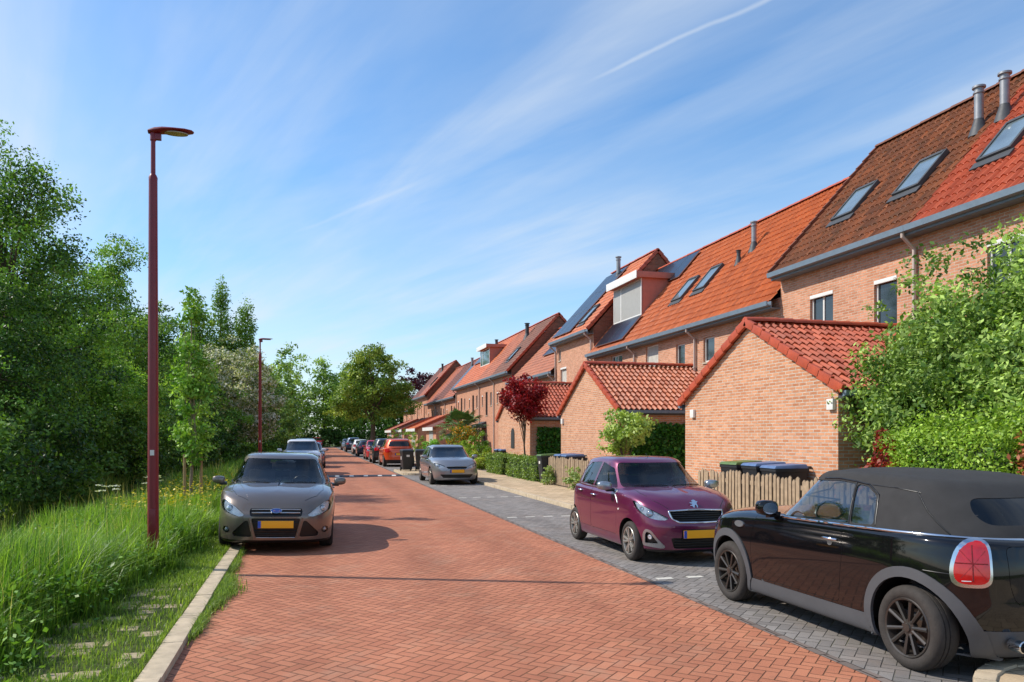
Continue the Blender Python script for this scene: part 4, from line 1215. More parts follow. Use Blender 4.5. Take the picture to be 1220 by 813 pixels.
    sp['mirror'] = dict(pos=(W+.09, ws-.62, 1.02*k), size=(.11, .07, .07), mat=paint_m)
    sp['wz'] = 1.01*k
    root = make_car(sp, label, 'car', loc, rz, group)
    set_doors(sp, None)
    if ds < .06:
        for s in (1, -1):
            handle(sp, s, -.15, .86*k, paint_m, .18); handle(sp, s, -.90, .88*k, paint_m, .18)
    line_on(sp, 'F', [(-.39, .685*k), (0, .69*k), (.39, .685*k)], 'grille_bar', M['satin'], r=.012, off=.003)
    plate(sp, 'F', 0, .52*k); plate(sp, 'R', 0, .66*k)
    return root
# ------------------------------------------------------------------ vegetation
def norm(a): return a/np.maximum(np.linalg.norm(a, axis=-1, keepdims=True), 1e-9)

def leaves(P, O, size, up=.35, out=.85, asp=.55, rnd=1.0):
    """P leaf centres, O outward directions -> folded diamond leaves"""
    n = len(P)
    nrm = norm(rng.normal(size=(n, 3))*rnd + np.array([0, 0, up*1.5]) + O*out)
    t = norm(np.cross(nrm, rng.normal(size=(n, 3)))); b = np.cross(nrm, t)
    s = size*rng.uniform(.65, 1.35, (n, 1))
    V = np.stack([P-t*s*.5, P+b*s*asp*.5-nrm*s*.06, P+t*s*.5-nrm*s*.12, P-b*s*asp*.5-nrm*s*.06], 1).reshape(-1, 3)
    return V, np.arange(4*n).reshape(n, 4)

def crown(ell, n, clump=.35, nclump=None, shell=.22, flat=.7, drop=0.0):
    """leaf positions: leaves gather in clumps spread through the crown's ellipsoids (cx,cy,cz,rx,ry,rz)"""
    E = np.array(ell, float); vol = E[:, 3]*E[:, 4]*E[:, 5]
    nclump = nclump or max(20, n//60)
    w = rng.choice(len(E), nclump, p=vol**.62/np.sum(vol**.62))
    d = norm(rng.normal(size=(nclump, 3)))
    r = rng.uniform(0, 1, (nclump, 1))**shell
    r *= rng.uniform(.72, 1.10, (nclump, 1))
    Cc = E[w, :3] + d*r*E[w, 3:]
    tone = rng.uniform(0, 1, nclump)
    cs = clump*rng.uniform(.55, 1.4, nclump)
    k = rng.choice(nclump, n, p=cs**2/np.sum(cs**2))
    g = norm(rng.normal(size=(n, 3)))*rng.uniform(0, 1, (n, 1))**.42*np.exp(rng.normal(size=(n, 1))*.12)*np.array([1, 1, flat])*cs[k][:, None]*1.15
    P = Cc[k]+g
    if drop: P[:, 2] -= drop*np.abs(rng.normal(size=n))*cs[k]
    O = norm(norm(P-E[w[k], :3])*.5+norm(g))
    return P, O, tone[k], Cc

def leaf_cols(tone, ca, cb, jit=.18):
    a, b = np.array(lin(ca)), np.array(lin(cb)); n = len(tone)
    t = np.clip(tone+rng.normal(size=n)*.22, 0, 1)[:, None]
    c = a*(1-t)+b*t
    c *= np.exp(rng.normal(size=(n, 1))*jit)
    return np.repeat(np.clip(c, 0, 1), 4, axis=0)

def trunk_mb(base, top, r, limbs=(), bend=.15, n=8):
    mb = MB(); base, top = Vector(base), Vector(top)
    pts = []; rs = []
    k = 7
    for i in range(k):
        t = i/(k-1)
        p = base.lerp(top, t) + Vector((random.uniform(-1, 1), random.uniform(-1, 1), 0))*bend*t*(1-t)*2
        pts.append(p); rs.append(r*(1-.75*t)*(1.35 if i == 0 else 1))
    mb.tube(pts, rs, n)
    for L in limbs:
        L = Vector(L); t = random.uniform(.35, .85); i = min(int(t*(k-1)), k-2)
        s = pts[i].lerp(pts[i+1], t*(k-1)-i); m = s.lerp(L, .5)+Vector((0, 0, .12*(L-s).length))
        rr = r*(1-.75*t)*.5
        mb.tube([s, m, L], [rr, rr*.6, rr*.22], 5)
    return mb

def tree(name, label, cat, base, ell, n, leaf, ca, cb, trunk_top=None, tr=.12, clump=.35, group=None, limbs=14, mat='leaf', bark='bark', shell=.22, flat=.7, up=.35, blossom=None, part='crown', drop=0.0, asp=.55, rnd=1.0, nclump=None, contrast=0.0):
    root = empty(name, base, 0, label, cat, group)
    P, O, tone, Cc = crown(ell, n, clump, nclump, shell, flat, drop)
    P[:, 2] = np.maximum(P[:, 2], .03)
    V, F = leaves(P, O, leaf, up, asp=asp, rnd=rnd)
    col = leaf_cols(tone, ca, cb)
    if contrast: col = col*np.repeat(np.exp((tone-.5)*contrast)[:, None], 4, axis=0)
    if blossom:
        m = np.repeat(rng.uniform(size=n) < blossom[1], 4)
        col[m] = np.array(lin(blossom[0]))*.8
    np_mesh(part, V, F, M[mat], root, col=col)
    if tr:
        E = np.array(ell); top = trunk_top or (float(E[:, 0].mean()), float(E[:, 1].mean()), float((E[:, 2]+E[:, 5]*.55).max()))
        L = [Cc[i] for i in rng.choice(len(Cc), min(limbs, len(Cc)), replace=False)]
        L = [l for l in L if l[2] > .4]
        trunk_mb((0, 0, -.1), top, tr, L).build('trunk', M[bark], root, smooth=50)
    return root

def hedge(name, label, cat, x0, x1, y0, y1, z0, z1, n, leaf, ca, cb, group=None, rough=.05, mat='leaf', core='#0d150a', top_only=False):
    """clipped hedge: leaves over a box surface round a dense twig core"""
    root = empty(name, ((x0+x1)/2, (y0+y1)/2, z0), 0, label, cat, group)
    a, b, c = (x1-x0)/2, (y1-y0)/2, z1-z0
    areas = np.array([b*c, b*c, a*c, a*c, 2*a*b]); f = rng.choice(5, n, p=areas/areas.sum())
    u, v = rng.uniform(-1, 1, n), rng.uniform(-1, 1, n)
    P = np.zeros((n, 3)); O = np.zeros((n, 3))
    for k, (fx, fy) in enumerate(((1, 0), (-1, 0), (0, 1), (0, -1))):
        m = f == k
        P[m] = np.stack([fx*a+(0 if fx else 1)*u[m]*a, fy*b+(0 if fy else 1)*u[m]*b, (v[m]+1)/2*c], 1); O[m] = (fx, fy, 0)
    m = f == 4; P[m] = np.stack([u[m]*a, v[m]*b, np.full(m.sum(), c)], 1); O[m] = (0, 0, 1)
    q = P*np.array([1.7, 1.7, 2.1])
    lump = (np.sin(q[:, 0]*2.3+q[:, 1]*3.1)+np.sin(q[:, 1]*2.7-q[:, 2]*3.3+1)+np.sin(q[:, 2]*4+q[:, 0]*1.9))/3
    P += O*(rng.normal(size=(n, 1))*rough + lump[:, None]*rough*1.2) + rng.normal(size=(n, 3))*rough*.4
    P[:, 2] = np.maximum(P[:, 2], .01)
    tone = np.clip(.5+.4*lump+rng.normal(size=n)*.2, 0, 1)
    V, F = leaves(P, O, leaf, .35, .8)
    np_mesh('foliage', V, F, M[mat], root, col=leaf_cols(tone, ca, cb))
    k = .86
    mb = MB().box(-a+rough*1.6, a-rough*1.6, -b+rough*1.6, b-rough*1.6, 0, c-rough*1.6)
    mb.build('twigs', M['twig'], root)
    return root

def blades(name, XY, Z, h, w, ca, cb, label=None, cat='grass', lean=.35, ang=None, tone=None):
    n = len(XY); a = rng.uniform(0, 2*PI, n) if ang is None else ang; h = h*rng.uniform(.55, 1.25, n)
    d = np.stack([np.cos(a), np.sin(a)], 1); s = np.stack([-np.sin(a), np.cos(a)], 1)
    ln = np.abs(rng.normal(size=n))*lean*h
    B = np.concatenate([XY, Z[:, None]], 1); S = np.concatenate([s, np.zeros((n, 1))], 1)*(w*rng.uniform(.6, 1.3, n)/2)[:, None]
    D = np.concatenate([d, np.zeros((n, 1))], 1); U = np.array([0, 0, 1.0])
    m1 = B+D*(ln*.25)[:, None]+U*(h*.55)[:, None]; tp = B+D*ln[:, None]+U*(h*(1-.25*np.clip(ln/h, 0, 1)))[:, None]
    V = np.stack([B-S, B+S, m1+S*.75, m1-S*.75, tp], 1).reshape(-1, 3)
    i = np.arange(n)[:, None]*5
    F = np.concatenate([i+np.array([0, 1, 2]), i+np.array([0, 2, 3]), i+np.array([3, 2, 4])], 0)
    t = .5+.28*rng.normal(size=n) if tone is None else tone+.16*rng.normal(size=n)
    t = np.clip(t, 0, 1)[:, None]
    c = np.array(lin(ca))*(1-t)+np.array(lin(cb))*t
    c *= np.exp(rng.normal(size=(n, 1))*.18)
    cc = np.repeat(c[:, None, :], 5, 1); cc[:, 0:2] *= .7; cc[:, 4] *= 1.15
    o = np_mesh(name, V, F, M['grassm'], None, col=np.clip(cc.reshape(-1, 3), 0, 1))
    return tag(o, label, cat, kind='stuff')
# ------------------------------------------------------------------ houses
XF, XR, XB = 13.2, 16.55, 20.0     # facade, ridge and back of the terrace

def wall_grid(x, y0, y1, z0, z1, holes, depth, name, mat, parent, t=.11):
    """facade facing -x with real openings and brick reveals"""
    ys = sorted({y0, y1, *[h[0] for h in holes], *[h[1] for h in holes]}); zs = sorted({z0, z1, *[h[2] for h in holes], *[h[3] for h in holes]})
    mb = MB()
    for a, b in zip(ys[:-1], ys[1:]):
        for c, d in zip(zs[:-1], zs[1:]):
            my, mz = (a+b)/2, (c+d)/2
            if any(h[0] < my < h[1] and h[2] < mz < h[3] for h in holes): continue
            mb.add([(x, a, c), (x, a, d), (x, b, d), (x, b, c)], [(0, 1, 2, 3)])
    for (a, b, c, d) in [h[:4] for h in holes]:
        e = x+depth
        mb.add([(x, a, c), (e, a, c), (e, a, d), (x, a, d)], [(0, 3, 2, 1)])
        mb.add([(x, b, c), (e, b, c), (e, b, d), (x, b, d)], [(0, 1, 2, 3)])
        mb.add([(x, a, d), (e, a, d), (e, b, d), (x, b, d)], [(0, 3, 2, 1)])
        mb.add([(x, a, c), (e, a, c), (e, b, c), (x, b, c)], [(0, 1, 2, 3)])
    return mb

def window(parent, x, y0, y1, z0, z1, frame='frame_white', box=False, mull=0, blind=False, sill=True, label=None):
    e = x+.10; f = .055
    mb = MB()
    mb.box(e-.03, e+.03, y0, y0+f, z0, z1); mb.box(e-.03, e+.03, y1-f, y1, z0, z1)
    mb.box(e-.028, e+.028, y0+f, y1-f, z0, z0+f); mb.box(e-.028, e+.028, y0+f, y1-f, z1-f, z1)
    for k in range(mull):
        yy = y0+(y1-y0)*(k+1)/(mull+1); mb.box(e-.026, e+.026, yy-.03, yy+.03, z0+f, z1-f)
    w = mb.build('window', M[frame], parent)
    if label: w['label'] = label
    MB().box(e-.004, e+.004, y0+f*.8, y1-f*.8, z0+f*.8, z1-f*.8).build('pane', M['blind'] if blind else M['window_glass'], w)
    if blind is None: pass
    if sill: MB().box(x-.04, e-.031, y0-.03, y1+.03, z0-.06, z0-.004).build('sill', M['concrete'], w)
    if box: MB().box(x-.015, e-.032, y0+.002, y1-.002, z1-.10, z1-.004).build('shutter_box', M['white_paint'], w, bevel=.015)
    return w

def tile_roof(name, mat, parent, o, e, s, length, slope, tw=.17, tc=.32, na=6, amp=.026, lift=.032, u0=0.0):
    """pantiles: o = ridge corner, e = unit along the ridge, s = unit down the slope"""
    o, e, s = np.array(o, float), np.array(e, float), np.array(s, float)
    nrm = np.cross(e, s); nrm = nrm if nrm[2] > 0 else -nrm
    nt = max(1, round(length/tw)); tw = length/nt; nc = max(1, round(slope/tc)); tc = slope/nc
    a = np.linspace(0, length, nt*na+1); ph = 2*PI*a/tw
    wave = amp*(np.sin(ph)+.35*np.sin(2*ph+.6))
    rows = []; bb = []
    for c in range(nc):
        rows += [(c*tc, 0.0), ((c+.97)*tc, lift), ((c+1)*tc, lift*.85)]; bb += [c+.03, c+.97, c+.999]
    A, Bq = np.meshgrid(a, [r[0] for r in rows]); H = np.array([r[1] for r in rows])[:, None]+wave[None, :]
    # every tile sits a little differently
    ti = np.clip((A/tw).astype(int), 0, nt-1); jit = rng.normal(size=(nc, nt))*.0035
    H = H+jit[np.repeat(np.arange(nc), 3)[:, None], ti]
    P = o+A[..., None]*e+Bq[..., None]*s+H[..., None]*nrm
    r, c = A.shape; idx = np.arange(r*c).reshape(r, c)
    F = np.stack([idx[:-1, :-1], idx[:-1, 1:], idx[1:, 1:], idx[1:, :-1]], -1).reshape(-1, 4)
    V = P.reshape(-1, 3)
    n, _ = fnormals(V, F)
    if (n@nrm).mean() < 0: F = F[:, ::-1]
    U = np.stack([A/tw+.25+u0, np.broadcast_to(np.array(bb)[:, None]*-1+100, A.shape)], -1).reshape(-1, 2)
    return np_mesh(name, V, F, mat, parent, uv=U, smooth=True, sharp=38)

def cap_tiles(p, q, r=.115, L=.36, mat=None, name='ridge_tiles', parent=None, n=9):
    p, q = Vector(p), Vector(q); d = q-p; k = max(1, round(d.length/L)); st = d/k; u = d.normalized()
    s = u.cross(Vector((0, 0, 1))).normalized(); w = s.cross(u)
    mb = MB()
    for i in range(k):
        a = p+st*i-u*.02; b = p+st*(i+1)+u*.02; vs = []
        jt = random.uniform(-.006, .006)
        for (c, rr) in ((a, r*.93), (b, r*1.06)):
            for j in range(n):
                t = PI*j/(n-1); vs.append(c+s*math.cos(t)*rr+w*(math.sin(t)*rr*.8+jt))
        mb.add(vs, [(j, j+1, n+j+1, n+j) for j in range(n-1)]+[tuple(range(n))[::-1], tuple(range(n, 2*n))])
    return mb.build(name, mat, parent, smooth=45)

def verge_tiles(p, q, out, mat, parent, L=.34, name='verge_tiles', w=.07, h=.16):
    """edge tiles stepping up a gable from p (low) to q (high); out = outward unit"""
    p, q = Vector(p), Vector(q); d = q-p; k = max(1, round(d.length/L)); st = d/k; u = d.normalized(); o = Vector(out)
    n = o.cross(u); n = n if n.z > 0 else -n
    mb = MB()
    for i in range(k):
        a = p+st*i; lift = .03
        mb.frame(a-u*.03+n*(-h*.75+lift)-o*.02, st+u*.03-n*lift, o*(w+.02), n*h)
    return mb.build(name, mat, parent, bevel=.008)

def on_roof(xe, ze, tan, y, x):  # point on the front slope
    return (x, y, ze+(x-xe)*tan)

def slope_frame(ze, zr):
    t = (zr-ze)/(XR-12.9); L = math.hypot(1, t)
    return t, np.array([1/L, 0, t/L]), np.array([-t/L, 0, 1/L])

def skylight(parent, ze, zr, y, x, w=.86, h=1.25, open_=0.0):
    """roof window lying in the slope; the sash may stand ajar"""
    t, s, n = slope_frame(ze, zr); c = np.array([x, y, ze+(x-12.9)*t])+n*.07; e = np.array([0, 1, 0.])
    def slab(mb, a0, a1, b0, b1, n0, n1):
        mb.frame(Vector(c+e*a0+s*b0+n*n0), Vector(e*(a1-a0)), Vector(s*(b1-b0)), Vector(n*(n1-n0)))
    fr = MB()
    slab(fr, -w/2, -w/2+.07, -h/2, h/2, -.06, .06); slab(fr, w/2-.07, w/2, -h/2, h/2, -.06, .06)
    slab(fr, -w/2+.07, w/2-.07, -h/2, -h/2+.08, -.06, .055); slab(fr, -w/2+.07, w/2-.07, h/2-.10, h/2, -.06, .07)
    f = fr.build('skylight', M['lead'], parent, bevel=.008)
    gl = MB(); slab(gl, -w/2+.06, w/2-.06, -h/2+.07, h/2-.09, .02, .035)
    gl.build('pane', M['skylight_glass'], f)
    ap = MB(); slab(ap, -w/2-.06, w/2+.06, -h/2-.22, -h/2+.0, -.03, .0)
    ap.build('flashing', M['lead'], f)
    return f

def solar(parent, ze, zr, ys, xs0, xs1, pw=1.0, ph=1.65, group=None):
    t, s, n = slope_frame(ze, zr); L = math.hypot(1, t)
    e = np.array([0, 1., 0]); b = 0
    y0, y1 = ys; x = xs0
    while x+ph/L <= xs1+.05:
        y = y0
        while y+pw <= y1+.05:
            c = np.array([x, y, ze+(x-12.9)*t])+n*.10
            fr = MB().frame(Vector(c), Vector(e*(pw-.02)), Vector(s*(ph-.02)), Vector(n*.035)).build('solar_panel', M['alu'], parent)
            MB().frame(Vector(c+e*.015+s*.015+n*.035), Vector(e*(pw-.05)), Vector(s*(ph-.05)), Vector(n*.004)).build('cells', M['solar'], fr)
            y += pw
        x += ph/L
    return

def flue(parent, ze, zr, y, x, h=1.0, r=.10, mat='zinc', tilt=0.0):
    t = (zr-ze)/(XR-12.9); z = ze+(x-12.9)*t
    f = MB().lathe([(0, -.1), (r, -.1), (r, h*.82), (r*1.25, h*.83), (r*1.25, h*.86), (r*1.02, h*.865), (r*1.02, h*.95), (r*1.45, h*.955), (r*1.45, h), (0, h)], 16, (x, y, z)).build('flue', M[mat], parent, smooth=40)
    MB().lathe([(r*2.4, -r*2.2), (r*1.25, .12), (r*1.05, .20), (0, .20)], 16, (x, y, z+.03)).build('flashing', M['lead'], f, smooth=40)
    return f

def row_house(label, y0, y1, ze, zr, tile, wins, skys=(), flues=(), pipes=(), gable_near=False, gable_far=False, na=6, verge_far=False, verge_near=False, ridge='verge', far=False, brick=None, door=None):
    root = empty('row_house', (XF, (y0+y1)/2, 0), 0, label, 'house', 'row houses of the terrace')
    inv = Vector((XF, (y0+y1)/2, 0))
    g = .003; bm = brick or ('brick_far' if far else 'brick_house')
    t, s, n = slope_frame(ze, zr)
    holes = [(w[0], w[1], w[2], w[3]) for w in wins]
    zt = ze+.10
    mb = wall_grid(XF, y0+g, y1-g, 0, zt, holes, .16, 'wall', None, None)
    zrw = zr-.16
    # gables and back
    gm = MB()
    for y in (y0+g, y1-g):
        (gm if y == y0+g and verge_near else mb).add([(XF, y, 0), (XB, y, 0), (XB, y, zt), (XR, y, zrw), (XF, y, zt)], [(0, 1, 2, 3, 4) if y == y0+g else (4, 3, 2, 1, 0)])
    mb.add([(XB, y0+g, 0), (XB, y1-g, 0), (XB, y1-g, zt), (XB, y0+g, zt)], [(0, 1, 2, 3)])
    W = mb.build('wall', M[bm], None, fixn=False)
    kids = [W]
    if gm.v: kids.append(gm.build('gable_wall', M['brick_shaded'], None, fixn=False))
    for w in wins:
        kids.append(window(None, XF, w[0], w[1], w[2], w[3], **(w[4] if len(w) > 4 else {})))
    s_down = -s; sl = math.hypot(XR-12.9, zr-ze)
    rf = tile_roof('roof', M[tile], None, (XR, y0+.0, zr), (0, 1, 0), s_down, y1-y0, sl+.02, na=na, u0=random.randint(0, 50))
    kids.append(rf)
    bk = np.array([-s[0]*-1, 0, -s[2]])
    slb = math.hypot(XB+.3-XR, (zr-ze)*(XB+.3-XR)/(XR-12.9))
    # back slope, plain tiles
    sd = np.array([s[0], 0, -s[2]])
    rb = tile_roof('back_roof', M[tile], None, (XR, y0, zr), (0, 1, 0), sd, y1-y0, sl, na=2 if far else 3, u0=random.randint(0, 50)); kids.append(rb)
    kids.append(cap_tiles((XR, y0, zr+.005), (XR, y1, zr+.005), mat=M[ridge] if ridge in M else M['verge'], name='ridge_tiles'))
    # gutter with fascia
    gt = MB()
    gx = 12.86
    gt.prism([(gx-.13, ze-.02), (gx-.115, ze-.15), (gx+.02, ze-.17), (gx+.02, ze-.13), (gx-.09, ze-.12), (gx-.10, ze-.02)], 'Y', y0+g, y1-g)
    gt.box(gx+.021, gx+.05, y0+g, y1-g, ze-.22, ze-.02)
    gt.box(gx+.051, XF-.002, y0+g, y1-g, ze-.225, ze-.205)
    kids.append(gt.build('gutter', M['gutter']))
    for y in pipes:
        p = MB().tube([(gx-.05, y, ze-.16), (gx-.05, y, ze-.24), (XF-.07, y, ze-.5), (XF-.07, y, .1)], .045, 10)
        for z in (1, 2.6, 4.2): p.box(XF-.13, XF-.001, y-.055, y+.055, z, z+.035)
        kids.append(p.build('downpipe', M['pipe_grey'], smooth=40))
    for (nf, yy, sg) in ((verge_near, y0, -1), (verge_far, y1, 1)):
        if nf:
            kids.append(verge_tiles((12.86, yy, ze+.03), (XR, yy, zr+.03), (0, sg, 0), M['verge' if ridge != 'ridge_dark' else 'ridge_dark'], None))
            kids.append(verge_tiles((2*XR-12.86, yy, ze+.03), (XR, yy, zr+.03), (0, sg, 0), M['verge' if ridge != 'ridge_dark' else 'ridge_dark'], None))
    for k in kids:
        k.parent = root; k.matrix_parent_inverse = Matrix.Translation(-inv)
    root['ze'], root['zr'] = ze, zr
    hold = []
    for (y, x) in skys: hold.append(skylight(None, ze, zr, y, x))
    for f in flues: hold.append(flue(None, ze, zr, *f))
    for k in hold:
        k.parent = root; k.matrix_parent_inverse = Matrix.Translation(-inv)
    root['inv'] = tuple(inv)
    return root

def adopt(root, objs):
    inv = Vector(root['inv'])
    for k in objs:
        k.parent = root; k.matrix_parent_inverse = Matrix.Translation(-inv)

class Collect:
    """parent everything built inside the block to a house"""
    def __init__(self, root): self.root = root
    def __enter__(self): self.before = set(bpy.data.objects); return self
    def __exit__(self, *a):
        adopt(self.root, [o for o in set(bpy.data.objects)-self.before if o.parent is None])

def dormer(ze, zr, y0, y1, x, z0, z1, shutter=True):
    t = (zr-ze)/(XR-12.9)
    xb = 12.9+(z1-ze)/t
    # cheeks, front and flat roof
    b = MB()
    b.prism([(x, z0), (x, z1), (xb, z1), (x+.0001+.3, z0+.3*t)], 'Y', y0, y1)
    d = b.build('dormer', M['pink'])
    rf = MB().box(x-.32, xb+.25, y0-.16, y1+.16, z1+.002, z1+.26)
    rf.build('dormer_roof', M['pink'], d, bevel=.01)
    MB().box(x-.34, x-.322, y0-.17, y1+.17, z1-.04, z1+.30).build('fascia', M['white_paint'], d, bevel=.004)
    fr = MB(); ym = y0+(y1-y0)*.72
    for a, c in ((y0, y0+.07), (ym-.04, ym+.04), (y1-.07, y1)): fr.box(x-.03, x+.02, a, c, z0, z1)
    fr.box(x-.028, x+.02, y0+.07, y1-.07, z0, z0+.10); fr.box(x-.028, x+.02, y0+.07, y1-.07, z1-.08, z1)
    f = fr.build('window', M['white_paint'], d)
    if shutter:
        sh = MB(); z = z0+.10
        while z < z1-.08:
            sh.box(x-.022, x-.004, y0+.07, ym-.04, z, min(z+.055, z1-.08)); sh.box(x-.016, x-.004, y0+.07, ym-.04, z+.05, z+.06); z += .06
        sh.build('roller_shutter', M['shutter'], f)
        MB().box(x-.012, x-.004, ym+.04, y1-.07, z0+.1, z1-.08).build('panel', M['shutter'], f)
    else:
        MB().box(x-.012, x-.004, y0+.07, y1-.07, z0+.1, z1-.08).build('pane', M['window_glass'], f)
    return d

def garage(label, yc, half, tile, xg=9.2, zr=4.27, ze=2.74, na=6, brick='brick', lamps=(), ivy=False, worn=False, length=4.0):
    """single-storey brick outbuilding, gable to the street, roof running back to the house"""
    root = empty('brick_garage', (xg, yc, 0), 0, label, 'garage', 'gabled garages along the pavement')
    a, L = half, XF-xg-.004
    tan = (zr-ze)/half
    wz = ze-.06
    mb = MB()
    mb.add([(0, -a, 0), (0, a, 0), (0, a, wz), (0, 0, zr-.10), (0, -a, wz)], [(0, 4, 3, 2, 1)])
    for sgn in (-1, 1):
        f = (0, 1, 2, 3)
        mb.add([(0, sgn*a, 0), (L, sgn*a, 0), (L, sgn*a, wz), (0, sgn*a, wz)], [f if sgn < 0 else f[::-1]])
    mb.build('wall', M[brick], root, fixn=False)
    sl = math.hypot(half+.22, tan*(half+.22))
    for sgn in (-1, 1):
        l = math.hypot(1, tan)
        tile_roof('roof', M[tile], root, (-.05, 0, zr), (1, 0, 0), (0, sgn/l, -tan/l), L+.04, sl, na=na, u0=random.randint(0, 60), tw=.172)
        verge_tiles((-.05, sgn*(half+.20), zr-tan*(half+.20)+.03), (-.05, 0, zr+.03), (-1, 0, 0), M['verge'], root, h=.17, w=.06)
        e = half+.20; z = zr-tan*e
        gt = MB().prism([(sgn*(e-.02), z-.02), (sgn*(e+.09), z-.02), (sgn*(e+.08), z-.11), (sgn*(e-.02), z-.13)], 'X', -.06, L)
        gt.build('gutter', M['gutter'], root)
        fb = MB().box(0.0, L, min(sgn*(half+.004), sgn*(e-.025)), max(sgn*(half+.004), sgn*(e-.025)), z-.16, z-.09)
        fb.build('soffit', M['lead'], root)
    cap_tiles((-.08, 0, zr+.02), (L-.02, 0, zr+.02), r=.12, mat=M['verge'], name='ridge_tiles', parent=root)
    for (y, z) in lamps:
        MB().box(-.07, -.001, y-.09, y+.09, z-.10, z+.10).build('wall_lamp', M['white_paint'], root, bevel=.015)
    return root

def lean_to(label, y0, y1, tile, xg=9.2, L=2.9):
    """lean-to outbuilding: the roof falls towards the street"""
    root = empty('brick_lean_to', (xg, (y0+y1)/2, 0), 0, label, 'garage', 'lean-to sheds further down the street')
    a = (y1-y0)/2; z0 = 2.55; z1 = 2.55+.425*L
    mb = MB()
    for s in (-1, 1):
        f = (0, 1, 2, 3); mb.add([(0, s*a, 0), (L, s*a, 0), (L, s*a, z1-.12), (0, s*a, z0-.12)], [f if s < 0 else f[::-1]])
    for (p, q) in ((-a, -a*.45), (a*.35, a)): mb.add([(0, p, 0), (0, q, 0), (0, q, z0-.12), (0, p, z0-.12)], [(3, 2, 1, 0)])
    mb.add([(L, -a, 0), (L, a, 0), (L, a, z1-.12), (L, -a, z1-.12)], [(0, 1, 2, 3)])
    mb.build('wall', M['brick_far'], root, fixn=False, weld=True)
    l = math.hypot(L, z1-z0); sx, sz = L/l, (z1-z0)/l
    tile_roof('roof', M[tile], root, (L, -a-.1, z1), (0, 1, 0), (-sx, 0, -sz), 2*a+.2, l+.25, na=3)
    MB().box(-.30, -.26, -a-.12, a+.12, z0-.32, z0-.06).build('fascia', M['white_paint'], root)
    MB().box(-.02, .02, -a*.45, a*.35, 0, z0-.12).build('door', M['shutter'], root)
    for s in (-1, 1): verge_tiles((-.2, s*(a+.1), z0-.05), (L-.1, s*(a+.1), z1+.0), (0, s, 0), M['verge'], root)
    return root
M['twig'] = simple('twig_core', '#26361a', .95, var=.3, scale=10)
M['road'] = herring('red_paving', '#bc7a5b', '#ac6c50', '#543c2e', W=.098, rot=PI/4, ms=.05, sandy=.4, stain=.22, track=.7, jamt=.62, bump=1.0)
M['parking'] = herring('grey_paving', '#918b86', '#7a7571', '#45423e', W=.105, rot=PI/4, ms=.045, stain=.34, track=.5, jamt=.62, sandy=.2, bump=.9)
M['pavement'] = brick_mat('sand_tiles', '#c2ab8c', '#ae987a', '#82725c', w=.30, h=.30, ms=.006, bump=.3)
M['garden_paving'] = brick_mat('garden_tiles', '#94897a', '#7f7568', '#5d564c', w=.30, h=.30, ms=.008, bump=.3)

def ground_mat():
    n = NT('earth_and_turf'); co = n.coord()
    a = n.noise(co, .8, 6, .65); b = n.noise(co, 14, 5, .7)
    c = n.mix(n.ramp(a, .35, .7), (.060, .085, .020, 1), (.11, .13, .035, 1))
    c = n.mix(n.ramp(b, .5, .75), c, (.085, .065, .04, 1))
    return n.done(n.bsdf(c, .95, normal=n.bump(b, .6, .04), spec=.2))
M['ground'] = ground_mat()

def water_mat():
    n = NT('ditch_water'); co = n.coord()
    return n.done(n.bsdf((.012, .016, .010), .06, normal=n.bump(n.noise(co, 5, 3), .12, .02), spec=.6))
M['water'] = water_mat()

def sheet(name, pts, z, mat, kind='structure', thick=None):
    mb = MB()
    if thick: mb.prism(pts, 'Z', z-thick, z)
    else: mb.add([(x, y, z) for x, y in pts], [tuple(range(len(pts)))])
    o = mb.build(name, M[mat]); return tag(o, kind=kind)

# ------------------------------------------------------------------ ground
def verge_z(x):
    return np.interp(x, [-2000, -60, -7.6, -6.4, -5.9, -5.0, -4.4, -3.6, -1.2, -1.1, 2000], [.3, .3, .25, 0, -.6, -.6, -.1, .02, .045, -.05, -.05])
xs = np.array([-2000, -400, -60, -30, -15, -10, -7.6, -7.0, -6.4, -6.1, -5.9, -5.0, -4.7, -4.4, -4.0, -3.6, -2.4, -1.205, -1.1, 2, 12, 40, 400, 2000.])
ys = np.array([-60, -20, 0, 10, 20, 40, 80, 140, 300, 900, 2500.])
X, Y = np.meshgrid(xs, ys); Z = verge_z(X)
V = np.stack([X, Y, Z], -1).reshape(-1, 3); idx = np.arange(len(V)).reshape(X.shape)
F = np.stack([idx[:-1, :-1], idx[:-1, 1:], idx[1:, 1:], idx[1:, :-1]], -1).reshape(-1, 4)
tag(np_mesh('ground', V, F, M['ground']), kind='structure')
sheet('ditch_water', [(-6.6, -20), (-4.3, -20), (-4.3, 140), (-6.6, 140)], -.42, 'water')
YE = 128.0
sheet('road', [(-1.03, -12), (4.06, -12), (4.06, YE), (-1.03, YE)], 0, 'road')
sheet('cross_road', [(-60, YE), (60, YE), (60, YE+6), (-60, YE+6)], -.004, 'parking')
sheet('parking_strip', [(4.15, -12), (6.25, -12), (6.25, YE), (4.15, YE)], 0.0, 'parking')
M['edging'] = brick_mat('edging_brick', '#7f726a', '#6a5f58', '#3a3430', w=.105, h=.21, ms=.008)
sheet('edging_band', [(4.06, -12), (4.15, -12), (4.15, YE), (4.06, YE)], .002, 'edging')
